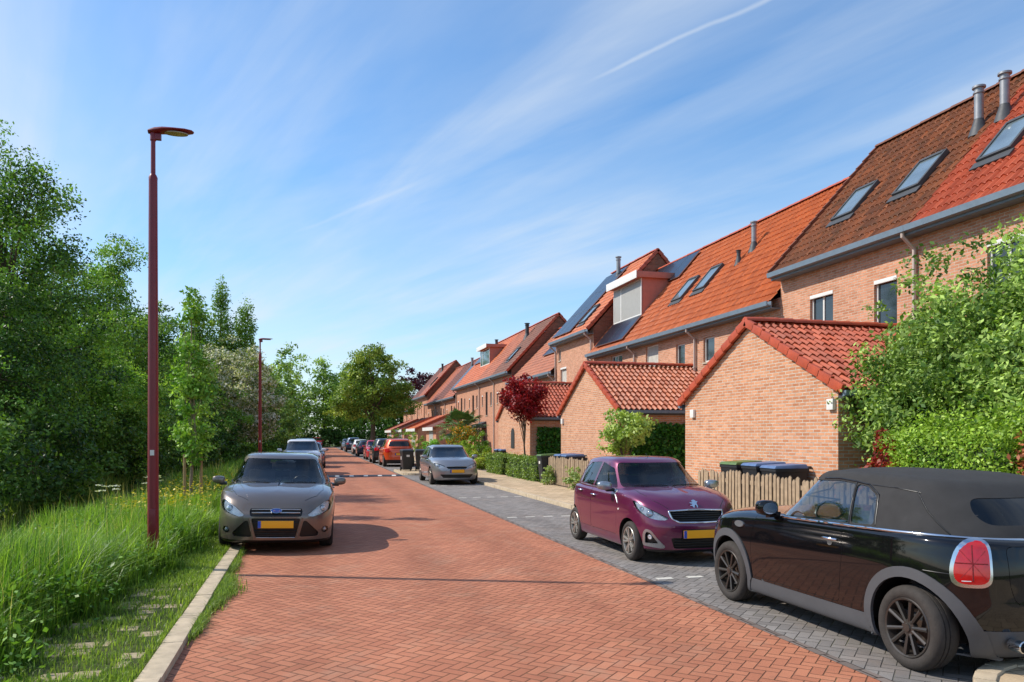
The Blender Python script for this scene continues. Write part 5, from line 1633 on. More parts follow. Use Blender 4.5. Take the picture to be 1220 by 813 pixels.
# pavement with its kerb on the right
def kerb_run(name, pts, w, z0, z1, mat, L=1.0):
    """kerb stones laid end to end along a polyline, each stone a little off"""
    mb = MB()
    for a, b in zip(pts[:-1], pts[1:]):
        a, b = Vector((*a, 0)), Vector((*b, 0)); d = b-a; k = max(1, round(d.length/L)); st = d/k; u = d.normalized(); s = Vector((-u.y, u.x, 0))
        for i in range(k):
            j = Vector((0, 0, random.uniform(-.004, .004))); jj = s*random.uniform(-.006, .006)
            mb.frame(a+st*i+u*.004+jj-s*w/2+Vector((0, 0, z0)), st-u*.008, s*w, Vector((0, 0, z1-z0))+j)
    o = mb.build(name, M[mat], bevel=.012); return tag(o, kind='structure')
arc = lambda cx, cy, r, a0, a1, n=8: [(cx+r*math.cos(R(a0+(a1-a0)*i/n)), cy+r*math.sin(R(a0+(a1-a0)*i/n))) for i in range(n+1)]
near_out = [(4.28, -12), (4.28, 3.6)]+arc(5.28, 3.65, 1.0, 180, 90)[0:]+[(6.32, 4.66)]
far_out = [(6.32, 35.2)]+[(5.1, 35.3)]+arc(5.1, 36.2, .85, 270, 180)+arc(5.1, 39.4, .85, 180, 90)+[(6.32, 40.3)]
kerb_run('kerb', near_out, .14, -.08, .10, 'kerb', .9)
kerb_run('kerb', [(6.32, 4.75), (6.32, 35.1)], .14, -.08, .10, 'kerb')
kerb_run('kerb', far_out, .14, -.08, .10, 'kerb', .6)
kerb_run('kerb', [(6.32, 40.4), (6.32, 126)], .14, -.08, .10, 'kerb')
sheet('pavement', [(6.395, 4.6), (8.35, 4.6), (8.35, 126), (6.395, 126)], .085, 'pavement')
sheet('pavement', [(4.355, -12), (8.35, -12), (8.35, 4.595), (6.39, 4.595)]+[(p[0]+.0, p[1]-.075) for p in reversed(near_out[2:-1])], .081, 'pavement')
sheet('pavement', [(6.39, 35.28)]+[(5.12, 35.38)]+arc(5.1, 36.2, .77, 270, 180)+arc(5.1, 39.4, .77, 180, 90)+[(6.39, 40.22)], .081, 'pavement')
sheet('garden_paving', [(8.352, -12), (22, -12), (22, 126), (8.352, 126)], .075, 'garden_paving')
# white bay marks let into the parking strip
mk = MB()
for y in (8.9, 16.45, 22.1, 27.7, 46.0, 51.5, 57.0):
    x = 4.25
    while x < 6.1: mk.box(x, x+.21, y-.05, y+.05, -.02, .004); x += .42
tag(mk.build('bay_marking', simple('bay_white', '#c9c4b8', .7, var=.25, scale=12)), kind='structure')
# left kerb
kerb_run('kerb', [(-1.115, 1), (-1.115, 126)], .17, -.12, .062, 'kerb')
# half-buried concrete pavers in the verge
gp = MB()
for y in np.arange(4.6, 10.4, .235):
    for i in range(5):
        x = -1.36-.225*i
        if random.random() < .25+.10*i: continue
        s = random.uniform(.082, .10)
        gp.frame((x-s+random.uniform(-.02, .02), y-s, .0), (2*s, random.uniform(-.02, .02), 0), (random.uniform(-.02, .02), 2*s, 0), (0, 0, .043+random.uniform(-.008, .012)))
tag(gp.build('verge_pavers', simple('old_paver', '#a29173', .9, var=.3, scale=9, bump=.4, bscale=70), bevel=.012), kind='structure')

# ------------------------------------------------------------------ grass
def scatter(x0, x1, y0, y1, n): return np.stack([rng.uniform(x0, x1, n), rng.uniform(y0, y1, n)], 1)
def vis(P, slack=1.2):   # keep what the photograph could see, with a margin for a step to the side
    Zc = P[:, 0]*.2557+P[:, 1]*.9667; return P[:, 0] > -.40*Zc-slack
# tussocks: blades spring from common roots and arch outwards
C_ = np.concatenate([scatter(-4.2, -1.45, 3.2, 9, 1900), scatter(-5.0, -1.4, 9, 16, 2300), scatter(-5.0, -1.3, 16, 30, 2000), scatter(-5.0, -1.3, 30, 70, 1800)])
C_ = C_[vis(C_)]
edge = np.interp(C_[:, 1], [3, 6.5, 9, 11.5, 16, 80], [-2.5, -2.35, -2.05, -1.75, -1.6, -1.5])
tt = np.clip((edge-C_[:, 0]+.12*np.sin(C_[:, 1]*3.1)+.1*np.sin(C_[:, 1]*7.7))/.3, 0, 1)
C_, tt = C_[tt > .02], tt[tt > .02]
big = np.clip(.5+.9*np.sin(C_[:, 0]*1.1+C_[:, 1]*.55+1.2*np.sin(C_[:, 1]*.33))*np.sin(C_[:, 1]*.8+1), 0, 1)
hc = .9*(.10+tt*(.24+.34*big+.16*rng.uniform(size=len(C_))))*np.interp(C_[:, 1], [3, 6, 9, 30, 70], [.75, .85, 1, .9, .8])
nb_ = np.interp(C_[:, 1], [3, 12, 30, 70], [30, 24, 14, 9]).astype(int)
k = np.repeat(np.arange(len(C_)), nb_); off = rng.normal(size=(len(k), 2))*(.05+.05*rng.uniform(size=(len(k), 1)))
P = C_[k]+off
ang = np.arctan2(off[:, 1], off[:, 0])+rng.normal(size=len(k))*.6
wd = np.interp(P[:, 1], [3, 12, 30, 70], [.012, .016, .032, .06])
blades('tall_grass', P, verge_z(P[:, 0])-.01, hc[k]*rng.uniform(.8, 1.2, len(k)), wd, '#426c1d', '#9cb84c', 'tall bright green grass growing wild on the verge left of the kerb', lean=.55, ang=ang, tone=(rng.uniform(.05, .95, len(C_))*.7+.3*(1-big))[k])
P = np.concatenate([scatter(-4.2, -1.45, 3.2, 9, 14000), scatter(-5.0, -1.4, 9, 16, 15000), scatter(-5.0, -1.3, 16, 30, 9000)]); P = P[vis(P)]
edge = np.interp(P[:, 1], [3, 6.5, 9, 11.5, 16, 80], [-2.5, -2.35, -2.05, -1.75, -1.6, -1.5]); P = P[P[:, 0] < edge]
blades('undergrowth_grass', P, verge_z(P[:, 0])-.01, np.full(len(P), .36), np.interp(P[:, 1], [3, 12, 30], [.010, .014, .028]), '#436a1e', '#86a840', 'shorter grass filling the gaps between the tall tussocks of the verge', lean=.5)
P = np.concatenate([scatter(-2.9, -1.2, 3.6, 8, 34000), scatter(-2.5, -1.2, 8, 14, 26000), scatter(-2.2, -1.2, 14, 40, 12000)])
dens = .5+.5*np.sin(P[:, 0]*5.1+np.sin(P[:, 1]*2.7)*2)*np.sin(P[:, 1]*4.3+P[:, 0]*2)
pav = (P[:, 0] > -2.5) & (P[:, 1] > 6.2) & (P[:, 1] < 9.6) & (P[:, 0] < -1.25)
P = P[rng.uniform(size=len(P)) < np.where(pav, .16+.5*dens**2, .6+.4*dens)]
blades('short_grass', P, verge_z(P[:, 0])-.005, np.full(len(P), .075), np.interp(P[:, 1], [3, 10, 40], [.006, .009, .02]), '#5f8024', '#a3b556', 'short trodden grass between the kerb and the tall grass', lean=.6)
# broad-leaved weeds and dry stalks between the grasses
P = np.concatenate([scatter(-4.2, -1.9, 5.5, 14, 900), scatter(-4.8, -1.7, 14, 34, 900)]); P = P[vis(P)]
cen = P[rng.integers(0, len(P), 110)]; k = rng.integers(0, len(cen), 8000)
W3 = np.concatenate([cen[k]+rng.normal(size=(8000, 2))*.13, (rng.beta(2, 2, 8000)*.55+.02)[:, None]], 1); W3[:, 2] += verge_z(W3[:, 0])
V, F = leaves(W3, np.tile([0, 0, 1.], (len(W3), 1)), .055, .7, asp=.6)
tag(np_mesh('verge_weeds', V, F, M['leaf'], col=leaf_cols(rng.uniform(size=len(W3)), '#46701f', '#86ac46')), 'darker broad-leaved weeds growing in patches through the tall grass', 'weeds', kind='stuff')
P = np.concatenate([scatter(-4.2, -2.3, 6.5, 14, 700), scatter(-4.8, -1.8, 14, 34, 1300)]); P = P[vis(P)]; P = P[(np.sin(P[:, 0]*2+P[:, 1]*.9)+np.sin(P[:, 1]*1.7)) > -.3]
blades('dry_stalks', P, verge_z(P[:, 0]), np.full(len(P), .80), np.interp(P[:, 1], [3, 12, 34], [.004, .006, .014]), '#a89a5c', '#d0c48c', 'dry straw-coloured grass stalks with seed heads standing in the tall grass', lean=.22)
# weeds in the gutter along the kerb
P = np.concatenate([np.stack([-1.02+np.abs(rng.normal(size=5200))*.055*np.interp(yy, [5, 8, 9.3, 10.6, 13], [.2, .55, 1.9, .9, .35]), yy], 1) for yy in [rng.choice([7.6, 7.9, 8.6, 9.0, 9.35, 9.35, 9.7, 9.7, 10.1, 11, 11.4, 12.4], 5200)+rng.normal(size=5200)*.22]])
blades('kerb_weeds', P, np.zeros(len(P)), np.full(len(P), .085), np.full(len(P), .008), '#5a7a2c', '#93a550', 'weeds and grass sprouting in the gutter along the left kerb', cat='weeds', lean=.8)
P = np.concatenate([scatter(-8.6, -6.2, 12, 30, 15000), scatter(-8.6, -6.2, 30, 60, 9000)]); P = P[vis(P)]
cl = .5+.5*np.sin(P[:, 0]*1.7+1.3*np.sin(P[:, 1]*.7))*np.sin(P[:, 1]*.9)
blades('bank_grass', P, verge_z(P[:, 0])-.02, .25+.75*cl, np.interp(P[:, 1], [12, 60], [.018, .05]), '#4d6b22', '#93a552', 'long pale grass on the far bank of the ditch', lean=.5)
# yellow flowers among the grass
P = np.concatenate([scatter(-3.4, -1.9, 14.5, 24, 1100)])
o = np.concatenate([P, (verge_z(P[:, 0])+rng.uniform(.35, .72, len(P)))[:, None]], 1)
V, F = leaves(o, np.tile([0, 0, 1.], (len(o), 1)), .05, 1.0, asp=1.0)
c = np.tile(np.array(lin('#d9c32e')), (len(V), 1))*rng.uniform(.7, 1.0, (len(V), 1))
tag(np_mesh('yellow_flowers', V, F, M['leaf'], col=c), 'small yellow flowers scattered through the tall verge grass', 'flowers', kind='stuff')

def cow_parsley(x, y, h, label):
    root = empty('cow_parsley', (x, y, float(verge_z(x))), 0, label, 'wild flower', 'cow parsley in the verge')
    st = MB(); Pc = []
    st.tube([(0, 0, 0), (.02, .01, h*.5), (.05, 0, h*.8)], [.008, .006, .004], 5)
    for k in range(7):
        a = k*.9; e = Vector((.05+.16*math.cos(a)*random.uniform(.5, 1.2), .16*math.sin(a)*random.uniform(.5, 1.2), h*random.uniform(.86, 1.02)))
        st.tube([(.04, 0, h*random.uniform(.5, .78)), e], [.004, .002], 4)
        for j in range(22): Pc.append(e+Vector((random.gauss(0, .035), random.gauss(0, .035), random.gauss(0, .008))))
    st.build('stem', M['stem'], root)
    for q in range(0, len(Pc), 22):
        Pn = np.array([tuple(p) for p in Pc[q:q+22]]); Pn = Pn.mean(0)+(Pn-Pn.mean(0))*np.array([.7, .7, .5]); V, F = leaves(Pn, np.tile([0, 0, 1.], (len(Pn), 1)), .03, 1.2, asp=1)
        np_mesh('umbel', V, F, M['leaf'], root, col=np.tile(np.array(lin('#d6d6c2')), (len(V), 1)))
M['stem'] = simple('green_stem', '#5d7838', .7)
cow_parsley(-3.55, 9.6, .95, 'cow parsley with white umbels nearest the left picture edge')
cow_parsley(-3.1, 13.2, 1.0, 'cow parsley with white umbels behind the near red lamp post')
cow_parsley(-3.0, 16.3, 1.0, 'cow parsley with white umbels left of the staked young tree')

# ------------------------------------------------------------------ street lamps
def street_lamp(x, y, label):
    root = empty('street_lamp', (x, y, 0), 0, label, 'street lamp', 'dark red street lamps')
    MB().lathe([(0, -.1), (.072, -.1), (.070, .8), (.054, 5.16), (.056, 5.2), (.038, 5.24), (0, 5.24)], 20).build('pole', M['lamp_red'], root, smooth=40)
    MB().lathe([(.030, 5.2), (.029, 5.68), (.038, 5.69), (.040, 5.80), (.03, 5.82), (0, 5.82)], 16).build('upper_pole', M['lamp_red'], root, smooth=40)
    hd = MB()
    secs = [(-.06, .045, .05, 5.80), (.02, .07, .085, 5.815), (.12, .10, .075, 5.83), (.26, .115, .05, 5.838), (.40, .11, .035, 5.842), (.48, .07, .02, 5.845), (.50, .02, .01, 5.845)]
    vs = []; n = 14
    for (xx, w, hh, zc) in secs:
        for k in range(n):
            t = 2*PI*k/n; s = math.sin(t); vs.append((xx, w*math.cos(t), zc+(hh*.55 if s > 0 else hh*.45)*s))
    fs = [(i*n+k, i*n+(k+1) % n, (i+1)*n+(k+1) % n, (i+1)*n+k) for i in range(len(secs)-1) for k in range(n)]+[tuple(range(n)), tuple(range((len(secs)-1)*n, len(secs)*n))]
    hd.add(vs, fs)
    h = hd.build('lamp_head', M['lamp_red'], root, smooth=50)
    ln = [(.16+.15*math.cos(t)+.12, .085*math.sin(t)) for t in np.linspace(0, 2*PI, 20, endpoint=False)]
    MB().prism(ln, 'Z', 5.80, 5.812).build('lamp_lens', M['lamp_glass'], h)
    MB().box(.02, .10, -.03, .03, 5.70, 5.78).build('bracket', M['lamp_red'], h, bevel=.01)
    MB().box(-.025, .025, -.074, -.066, 1.55, 1.62).build('number_plate', M['sticker'], root)
    MB().box(-.04, .04, -.076, -.062, .5, .85).build('service_hatch', M['lamp_red'], root, bevel=.006)
street_lamp(-1.98, 10.97, 'tall dark red street lamp standing in the grass nearest the camera')
street_lamp(-1.95, 33.4, 'dark red street lamp further down the verge behind the parked cars')

# ------------------------------------------------------------------ bins and fences
def wheelie_bin(x, y, rz, lid, label, z=.08, bodym='bin_black', group='wheelie bins', sticker=True):
    root = empty('wheelie_bin', (x, y, z), rz, label, 'bin', group)
    b = MB()
    def ring(zz, wx, wy, dy): return [(-wx, -wy+dy, zz), (wx, -wy+dy, zz), (wx, wy+dy, zz), (-wx, wy+dy, zz)]
    vs = ring(.06, .22, .25, .02)+ring(.93, .275, .33, 0)+ring(.93, .29, .345, 0)+ring(.99, .29, .345, 0)
    fs = [(3, 2, 1, 0)]+[(a*4+i, a*4+(i+1) % 4, (a+1)*4+(i+1) % 4, (a+1)*4+i) for a in range(3) for i in range(4)]+[(12, 13, 14, 15)]
    b.add(vs, fs); b.build('body', M[bodym], root, bevel=.02)
    l = MB(); l.add([(-.30, -.37, .992), (.30, -.37, .992), (.30, .33, .992), (-.30, .33, .992), (-.27, -.32, 1.045), (.27, -.32, 1.045), (.27, .30, 1.075), (-.27, .30, 1.075)],
                    [(3, 2, 1, 0), (0, 1, 5, 4), (1, 2, 6, 5), (2, 3, 7, 6), (3, 0, 4, 7), (4, 5, 6, 7)])
    l.build('lid', M[lid], root, bevel=.02)
    MB().tube([(-.24, .34, 1.0), (-.24, .41, 1.02), (.24, .41, 1.02), (.24, .34, 1.0)], .015, 6).build('handle', M['black_plastic'], root)
    for s in (-1, 1):
        MB().lathe([(0, -.025), (.10, -.025), (.10, .025), (0, .025)], 16, (s*.25, .24, .10), 'X').build('wheel', M['black_plastic'], root, smooth=40)
    if sticker: MB().box(-.285, -.276, -.06, .06, .55, .72).build('sticker', M['sticker'], root); MB().box(-.08, .08, -.318, -.309, .70, .80).build('sticker', M['sticker'], root)
    return root
wheelie_bin(8.78, 14.35, -PI/2+.1, 'bin_green', 'black wheelie bin with green lid behind the fence before the nearest garage', z=.22, sticker=False)
wheelie_bin(8.80, 13.55, -PI/2-.05, 'bin_blue', 'black wheelie bin with blue lid behind the picket fence of the nearest garage', z=.22, sticker=False)
wheelie_bin(8.78, 12.85, -PI/2-.08, 'bin_blue', 'dark wheelie bin with blue lid closest to the soft-top car', z=.20, sticker=False)
wheelie_bin(8.5, 27.0, -PI/2, 'bin_green', 'black wheelie bin with green lid at the far end of the second fence', z=.09)
wheelie_bin(8.78, 25.75, -PI/2+.06, 'bin_blue', 'black wheelie bin with blue lid behind the second picket fence', z=.12)
wheelie_bin(8.78, 25.0, -PI/2, 'bin_blue', 'second blue-lidded bin behind the far picket fence, nearer the camera', z=.12)
wheelie_bin(9.3, 36.2, -PI/2, 'bin_blue', 'grey-blue lidded bin beside the low hedge under the red ball tree', z=.12)
wheelie_bin(9.3, 37.1, -PI/2, 'bin_blue', 'blue lidded bin behind the low hedge furthest from the camera', z=.12)
wheelie_bin(4.72, 38.4, .1, 'bin_black', 'black wheelie bin at the edge of the red road by the speed hump', group='black bins on the kerb build-out')
wheelie_bin(5.42, 38.2, -.06, 'bin_black', 'black wheelie bin right of the one at the road edge', group='black bins on the kerb build-out')
wheelie_bin(6.05, 38.6, .05, 'bin_black', 'black wheelie bin half hidden behind the silver car', group='black bins on the kerb build-out', sticker=False)

def picket_fence(y0, y1, x, label, ht=1.0, z=.07):
    root = empty('picket_fence', (x, (y0+y1)/2, z), 0, label, 'fence', 'weathered picket fences')
    a = (y1-y0)/2; pk = MB(); y = -a
    while y < a:
        w = random.uniform(.075, .10); h = ht*random.uniform(.95, 1.04); tl = random.uniform(-.03, .03)
        pk.add([(-.012, y, .04), (.012, y, .04), (.012, y+w, .04), (-.012, y+w, .04), (-.012, y+tl, h-.03), (.012, y+tl, h-.03), (.012, y+w+tl, h-.03), (-.012, y+w+tl, h-.03),
                (-.012, y+w/2+tl, h+.01), (.012, y+w/2+tl, h+.01)],
               [(0, 3, 2, 1), (0, 1, 5, 4), (2, 3, 7, 6), (1, 2, 6, 9, 5), (3, 0, 4, 8, 7), (4, 5, 9, 8), (6, 7, 8, 9)])
        y += w+random.uniform(.03, .055)
    pk.build('picket_panel', M['wood_grey'], root)
    for zz in (.25, .78): MB().box(.013, .06, -a, a, zz, zz+.08).build('rail', M['wood_grey'], root)
    n = max(2, int((y1-y0)/1.8)+1)
    for i in range(n):
        yy = -a+2*a*i/(n-1); MB().box(.062, .14, yy-.04, yy+.04, -.1, ht*.95).build('post', M['wood_grey'], root)
picket_fence(5.6, 15.45, 8.35, 'weathered grey picket fence in front of the nearest garage')
picket_fence(20.6, 26.5, 8.4, 'weathered picket fence behind the purple car with plants at its foot')

# ------------------------------------------------------------------ speed hump
root = empty('speed_hump', (1.55, 35.0, 0), 0, 'black rubber speed hump with white blocks across the red road', 'speed hump')
MB().prism([(-.42, -.01), (-.40, .02), (-.15, .06), (.15, .06), (.40, .02), (.42, -.01)], 'X', -2.5, 2.5).build('ramp', M['rubber_black'], root)
for x in np.arange(-2.2, 2.4, .62):
    MB().add([(x-.10, -.385, .026), (x+.10, -.385, .026), (x+.08, -.17, .063), (x-.08, -.17, .063)], [(0, 1, 2, 3)]).build('white_block', M['sticker'], root)

# ------------------------------------------------------------------ houses
TAN = 'the terrace'
H = row_house
h0 = H('row house with bright red roof tiles cut by the right picture edge', 8.9, 14.25, 6.5, 10.48, 'tile_red', [(11.6, 12.5, 4.2, 5.7, dict(box=True, mull=1))], [(13.0, 14.37)], [(14.02, 15.3, .95, .10, 'zinc')], na=8)
h1 = H('tall row house with weathered brown mossy tiles and two roof windows', 14.25, 19.5, 6.5, 10.48, 'tile_brown',
       [(17.2, 18.15, 4.0, 5.62, dict(box=True, mull=1, frame='frame_white')), (14.95, 15.7, 4.2, 5.55, dict(box=True))], [(17.8, 14.4), (15.5, 14.4)], [(14.62, 15.2, 1.0, .10, 'zinc')], [14.35], na=8, verge_far=True, ridge='ridge_dark')
h2 = H('orange-tiled row house with flue pipes beside the taller brown-roofed house', 19.5, 24.6, 5.72, 9.92, 'tile_orange',
       [(20.8, 21.75, 3.6, 5.42, dict(frame='frame_dark', mull=1)), (23.25, 24.0, 4.35, 5.2, dict(sill=True))], [], [(24.2, 15.3, .95, .09, 'zinc'), (24.55, 14.9, .45, .07, 'lead')], [24.5], na=6)
h3 = H('orange-tiled row house with two open roof windows side by side', 24.6, 29.6, 5.72, 9.92, 'tile_orange',
       [(25.35, 26.05, 4.4, 5.2, {}), (27.55, 28.7, 3.4, 5.42, dict(mull=0, blind=True))], [(27.8, 14.55), (26.2, 14.66)], [], [29.7], na=6)
h4 = H('orange-tiled row house with white shuttered dormer and solar panels', 29.6, 34.6, 5.72, 9.92, 'tile_orange',
       [(31.1, 32.4, 3.9, 5.40, dict(mull=1)), (33.3, 34.0, 4.3, 5.2, {})], [], [], [34.45], na=6)
with Collect(h4):
    dormer(5.72, 9.92, 30.95, 34.1, 14.05, 7.06, 8.72)
    solar(None, 5.72, 9.92, (30.6, 34.0), 13.05, 14.0, 1.65, 1.45)
    solar(None, 5.72, 9.92, (29.9, 33.9), 15.35, 16.45, 1.0, 1.6)
h5 = H('taller orange-tiled house whose slope is covered with solar panels', 34.6, 40.4, 6.95, 10.95, 'tile_orange',
       [(38.6, 39.6, 4.2, 5.5, dict(box=True, blind=True)), (39.55, 39.95, 5.9, 6.55, {})], [(36.6, 13.8)], [(38.0, 15.9, 1.1, .11, 'zinc')], [34.8, 40.3], na=4, verge_near=True)
with Collect(h5):
    solar(None, 6.95, 10.95, (37.4, 40.4), 13.05, 16.4, 1.0, 1.60)
h6 = H('low roofed row house set back between two taller gables', 40.4, 50.0, 5.4, 9.1, 'tile_far', [(43, 44, 3.6, 5.0, {}), (46.5, 47.3, 3.6, 5.0, {})], [], [], [40.6], na=4, far=True)
with Collect(h6): solar(None, 5.4, 9.1, (41, 46), 14.2, 16, 1.0, 1.6)
def gw(y0, y1, z): return [(y0+.8, y0+1.35, z-1.0, z, {}), (y0+2.2, y0+2.9, z-1.7, z+.1, dict(frame='frame_dark')), (y1-1.2, y1-.8, z-.9, z-.1, dict(box=True))]
h7 = H('house with a big shaded brick gable and a roof window beyond the solar roof', 50, 55, 6.2, 10.2, 'tile_far_dark', gw(50, 55, 5.1), [(53, 14.2)], [(54.6, 15.6, 1.0, .14, 'lead')], [54.9], na=4, far=True, verge_near=True)
h8 = H('row house with plain brown-orange roof next to the big shaded gable', 55, 60, 6.2, 10.2, 'tile_far', gw(55, 60, 5.1), [], [], [59.9], na=3, far=True)
h9 = H('row house with an orange roof, dormer and ridge flue in the distance', 60, 65, 6.2, 10.2, 'tile_orange', gw(60, 65, 5.1), [], [(64.6, 15.7, .9, .12, 'lead')], [], na=3, far=True)
h10 = H('distant row house with roof solar panels left of a white dormer', 65, 70, 6.2, 10.2, 'tile_orange', gw(65, 70, 5.1), [], [], [69.8], na=3, far=True)
with Collect(h9): dormer(6.2, 10.2, 61.2, 64.6, 14.3, 7.7, 9.1, False)
with Collect(h10): solar(None, 6.2, 10.2, (65.5, 69.5), 14.8, 16.4, 1.0, 1.6)
h11 = H('lower distant house with long solar strip on a dark orange roof', 70, 76, 5.5, 9.6, 'tile_far', gw(70, 76, 4.6), [], [(75.3, 15.8, .9, .12, 'zinc')], [75.9], na=2, far=True)
with Collect(h11): solar(None, 5.5, 9.6, (72, 75), 13.6, 16, 1.0, 1.6)
h12 = H('lower distant house with plain orange roof before a dark gable', 76, 82, 5.5, 9.6, 'tile_far_dark', gw(76, 82, 4.6), [], [], [81.9], na=2, far=True)
h13 = H('lower distant house touching the dark far gable', 82, 88, 5.5, 9.6, 'tile_far', gw(82, 88, 4.6), [], [], [], na=2, far=True)
h14 = H('far house with a dark pointed gable above its neighbours', 88, 94, 6.55, 10.6, 'tile_far', gw(88, 94, 5.4), [(91, 14.5)], [(93, 15.8, .9, .12, 'lead')], [], na=2, far=True, verge_near=True)
h15 = H('far house with brown tiles beyond the dark pointed gable', 94, 100, 6.55, 10.6, 'tile_far_dark', gw(94, 100, 5.4), [], [], [], na=2, far=True)
h16 = H('second last house of the terrace with a low roof', 100, 105, 5.3, 9.3, 'tile_far', gw(100, 105, 4.5), [], [], [], na=2, far=True, verge_near=True)
h17 = H('last house of the terrace beside the big street tree', 105, 111, 5.3, 9.3, 'tile_far', gw(105, 111, 4.5), [], [], [], na=2, far=True)
with Collect(h16): solar(None, 5.3, 9.3, (101, 104), 14, 16, 1.0, 1.6)
# canopy over a front door
with Collect(h8):
    c = MB().prism([(12.2, 2.45), (12.25, 2.55), (13.19, 2.95), (13.19, 2.45)], 'Y', 57.6, 59.4).build('door_canopy', M['lead'])
    MB().box(13.10, 13.19, 58.0, 59.0, .1, 2.25).build('front_door', M['frame_dark'])

garage('gabled brick garage with bright red roof tiles nearest the camera', 14.75, 2.9, 'tile_garage', na=10, lamps=((-2.75, 2.38), (2.45, 2.36)))
garage('gabled brick garage with faded roof tiles behind the purple car', 24.8, 2.75, 'tile_garage_worn', na=8, lamps=((2.5, 2.36),))
g3 = garage('gabled brick garage behind the red ball tree', 34.6, 2.85, 'tile_garage', na=5)
nb = MB(); nb.box(-.03, -.004, -.28, .28, 1.25, 1.9); nb.prism([(.28*math.cos(t), 1.9+.28*math.sin(t)) for t in np.linspace(0, PI, 12)], 'X', -.03, -.004)
nb.build('blind_niche', M['frame_dark'], g3)
lean_to('lean-to shed with brown roof just behind the palm', 57, 62, 'tile_far_dark', L=2.0)
lean_to('lean-to shed with bright orange roof', 67, 73, 'tile_orange')
lean_to('lean-to shed with dull brown roof beyond the orange one', 77, 83, 'tile_far_dark')
lean_to('furthest lean-to shed near the street tree', 87, 94, 'tile_far')

# ------------------------------------------------------------------ planting on the right
def ivy(label, x0, x1, y, z0, z1, n, leaf):
    root = empty('ivy', ((x0+x1)/2, y, z0), 0, label, 'ivy', 'ivy on garage walls')
    P = np.stack([rng.uniform(-1, 1, n)*(x1-x0)/2, -np.abs(rng.normal(size=n))*.07-.02, rng.uniform(0, z1-z0, n)+rng.normal(size=n)*.04], 1)
    P[:, 2] = np.maximum(P[:, 2], 0)
    O = np.tile([0, -1., .3], (n, 1)); V, F = leaves(P, O, leaf, .3, 1.2, asp=.85)
    np_mesh('foliage', V, F, M['leaf'], root, col=leaf_cols(rng.uniform(size=n), '#2f5a1c', '#4f8a2c'))
ivy('dark green ivy covering the side wall of the faded-roof garage', 9.6, 13.1, 22.04, .08, 2.18, 7000, .12)
ivy('dark green ivy on the side wall behind the red ball tree', 9.5, 13.1, 31.74, .08, 2.15, 4500, .14)
tree('large_shrub', 'large round green shrub above the hedge at the right picture edge', 'shrub', (10.9, 9.5, .08),
     [(0, 0, 2.75, 2.4, 2.4, 2.3), (-.95, 1.1, 1.8, 1.2, 1.2, 1.6), (.6, -1.0, 2.4, 2.0, 1.9, 2.2), (-.9, -1.3, 1.9, 1.3, 1.6, 1.7), (.3, 1.2, 3.1, 1.4, 1.4, 1.4), (-.6, 1.6, 2.4, 1.2, 1.1, 1.2)], 140000, .085, '#4c7029', '#a2ba5e', tr=.12, clump=.27, shell=.34, nclump=1700, contrast=.5, mat='leaf_dull')
hedge('clipped_hedge', 'bright yellow-green clipped hedge behind the soft-top car', 'hedge', 8.5, 9.3, 7.7, 9.75, .08, 1.86, 26000, .055, '#628a26', '#a6c248', rough=.13)
tree('red_shrub', 'small bright red shrub left of the yellow-green hedge', 'shrub', (8.72, 10.1, .08), [(0, 0, .95, .36, .36, .85)], 3600, .075, '#701818', '#b04028', tr=.03, clump=.2)
tree('red_shrub', 'bronze red shrub at the right end of the yellow-green hedge', 'shrub', (8.75, 7.15, .08), [(0, 0, .95, .5, .65, .95)], 6500, .075, '#8a3a26', '#c07a58', tr=.03, clump=.2)
tree('ball_tree', 'small standard tree with a dark red ball crown', 'tree', (8.75, 31.2, .08), [(0, 0, 3.35, .98, .98, 1.0)], 7500, .12, '#6e1018', '#a8242a', tr=.055, clump=.25, trunk_top=(0, 0, 3.2), shell=.3)
tree('light_shrub', 'open light green shrub with bare stems before the ivy wall', 'shrub', (9.0, 20.9, .08), [(0, 0, 1.95, .75, .8, .55), (-.1, .7, 1.6, .5, .5, .4)], 2600, .12, '#7c9a3a', '#b8c870', tr=.045, clump=.22, limbs=12)
for (x0, x1, y0, y1, lb) in ((8.25, 8.95, 27.7, 32.0, 'low box hedge beside the bins with green and blue lids'), (8.25, 8.95, 33.0, 36.0, 'low box hedge nearer the silver car')):
    hedge('box_hedge', lb, 'hedge', x0, x1, y0, y1, .08, .92, 5200, .085, '#4f6e22', '#8aa04a', 'low clipped hedges', rough=.04)
for (x, y, r, z, ca, cb, lb) in ((8.9, 41.2, .75, 1.0, '#55781e', '#93b23c', 'round clipped bush behind the silver car'), (8.7, 39.0, .7, .55, '#6b8a26', '#b0bc4a', 'low yellow-green bush right of the silver car'),
                             (9.0, 44.0, .9, .7, '#7d9a34', '#b9c85a', 'wide light green bush under the palm'), (6.9, 44.5, .7, .75, '#5e9a2a', '#9cc850', 'bright green bush behind the black bins'),
                             (9.0, 52, 1.0, 1.0, '#4f7a22', '#86a83c', 'dark bush between palm and sheds'), (8.9, 64.5, 1.2, 1.2, '#6a8c2a', '#a8b850', 'bush between the brown and the orange lean-to'), (8.8, 75, 1.4, 1.4, '#55782a', '#93a848', 'bush between the two distant lean-to sheds')):
    tree('round_bush', lb, 'bush', (x, y, .08), [(0, 0, z, r, r, max(z*.95, .5))], 2600, .11, ca, cb, tr=.03, clump=.16, shell=.12, group='bushes in the front gardens')
for (y, lb) in ((23.3, 'leafy weeds at the foot of the second fence'), (25.9, 'pale leafy plant by the bin at the fence end')):
    tree('garden_plant', lb, 'plant', (8.2, y, .08), [(0, 0, .4, .22, .3, .38)], 500, .10, '#6e8a3a', '#aab878', tr=.012, clump=.12)
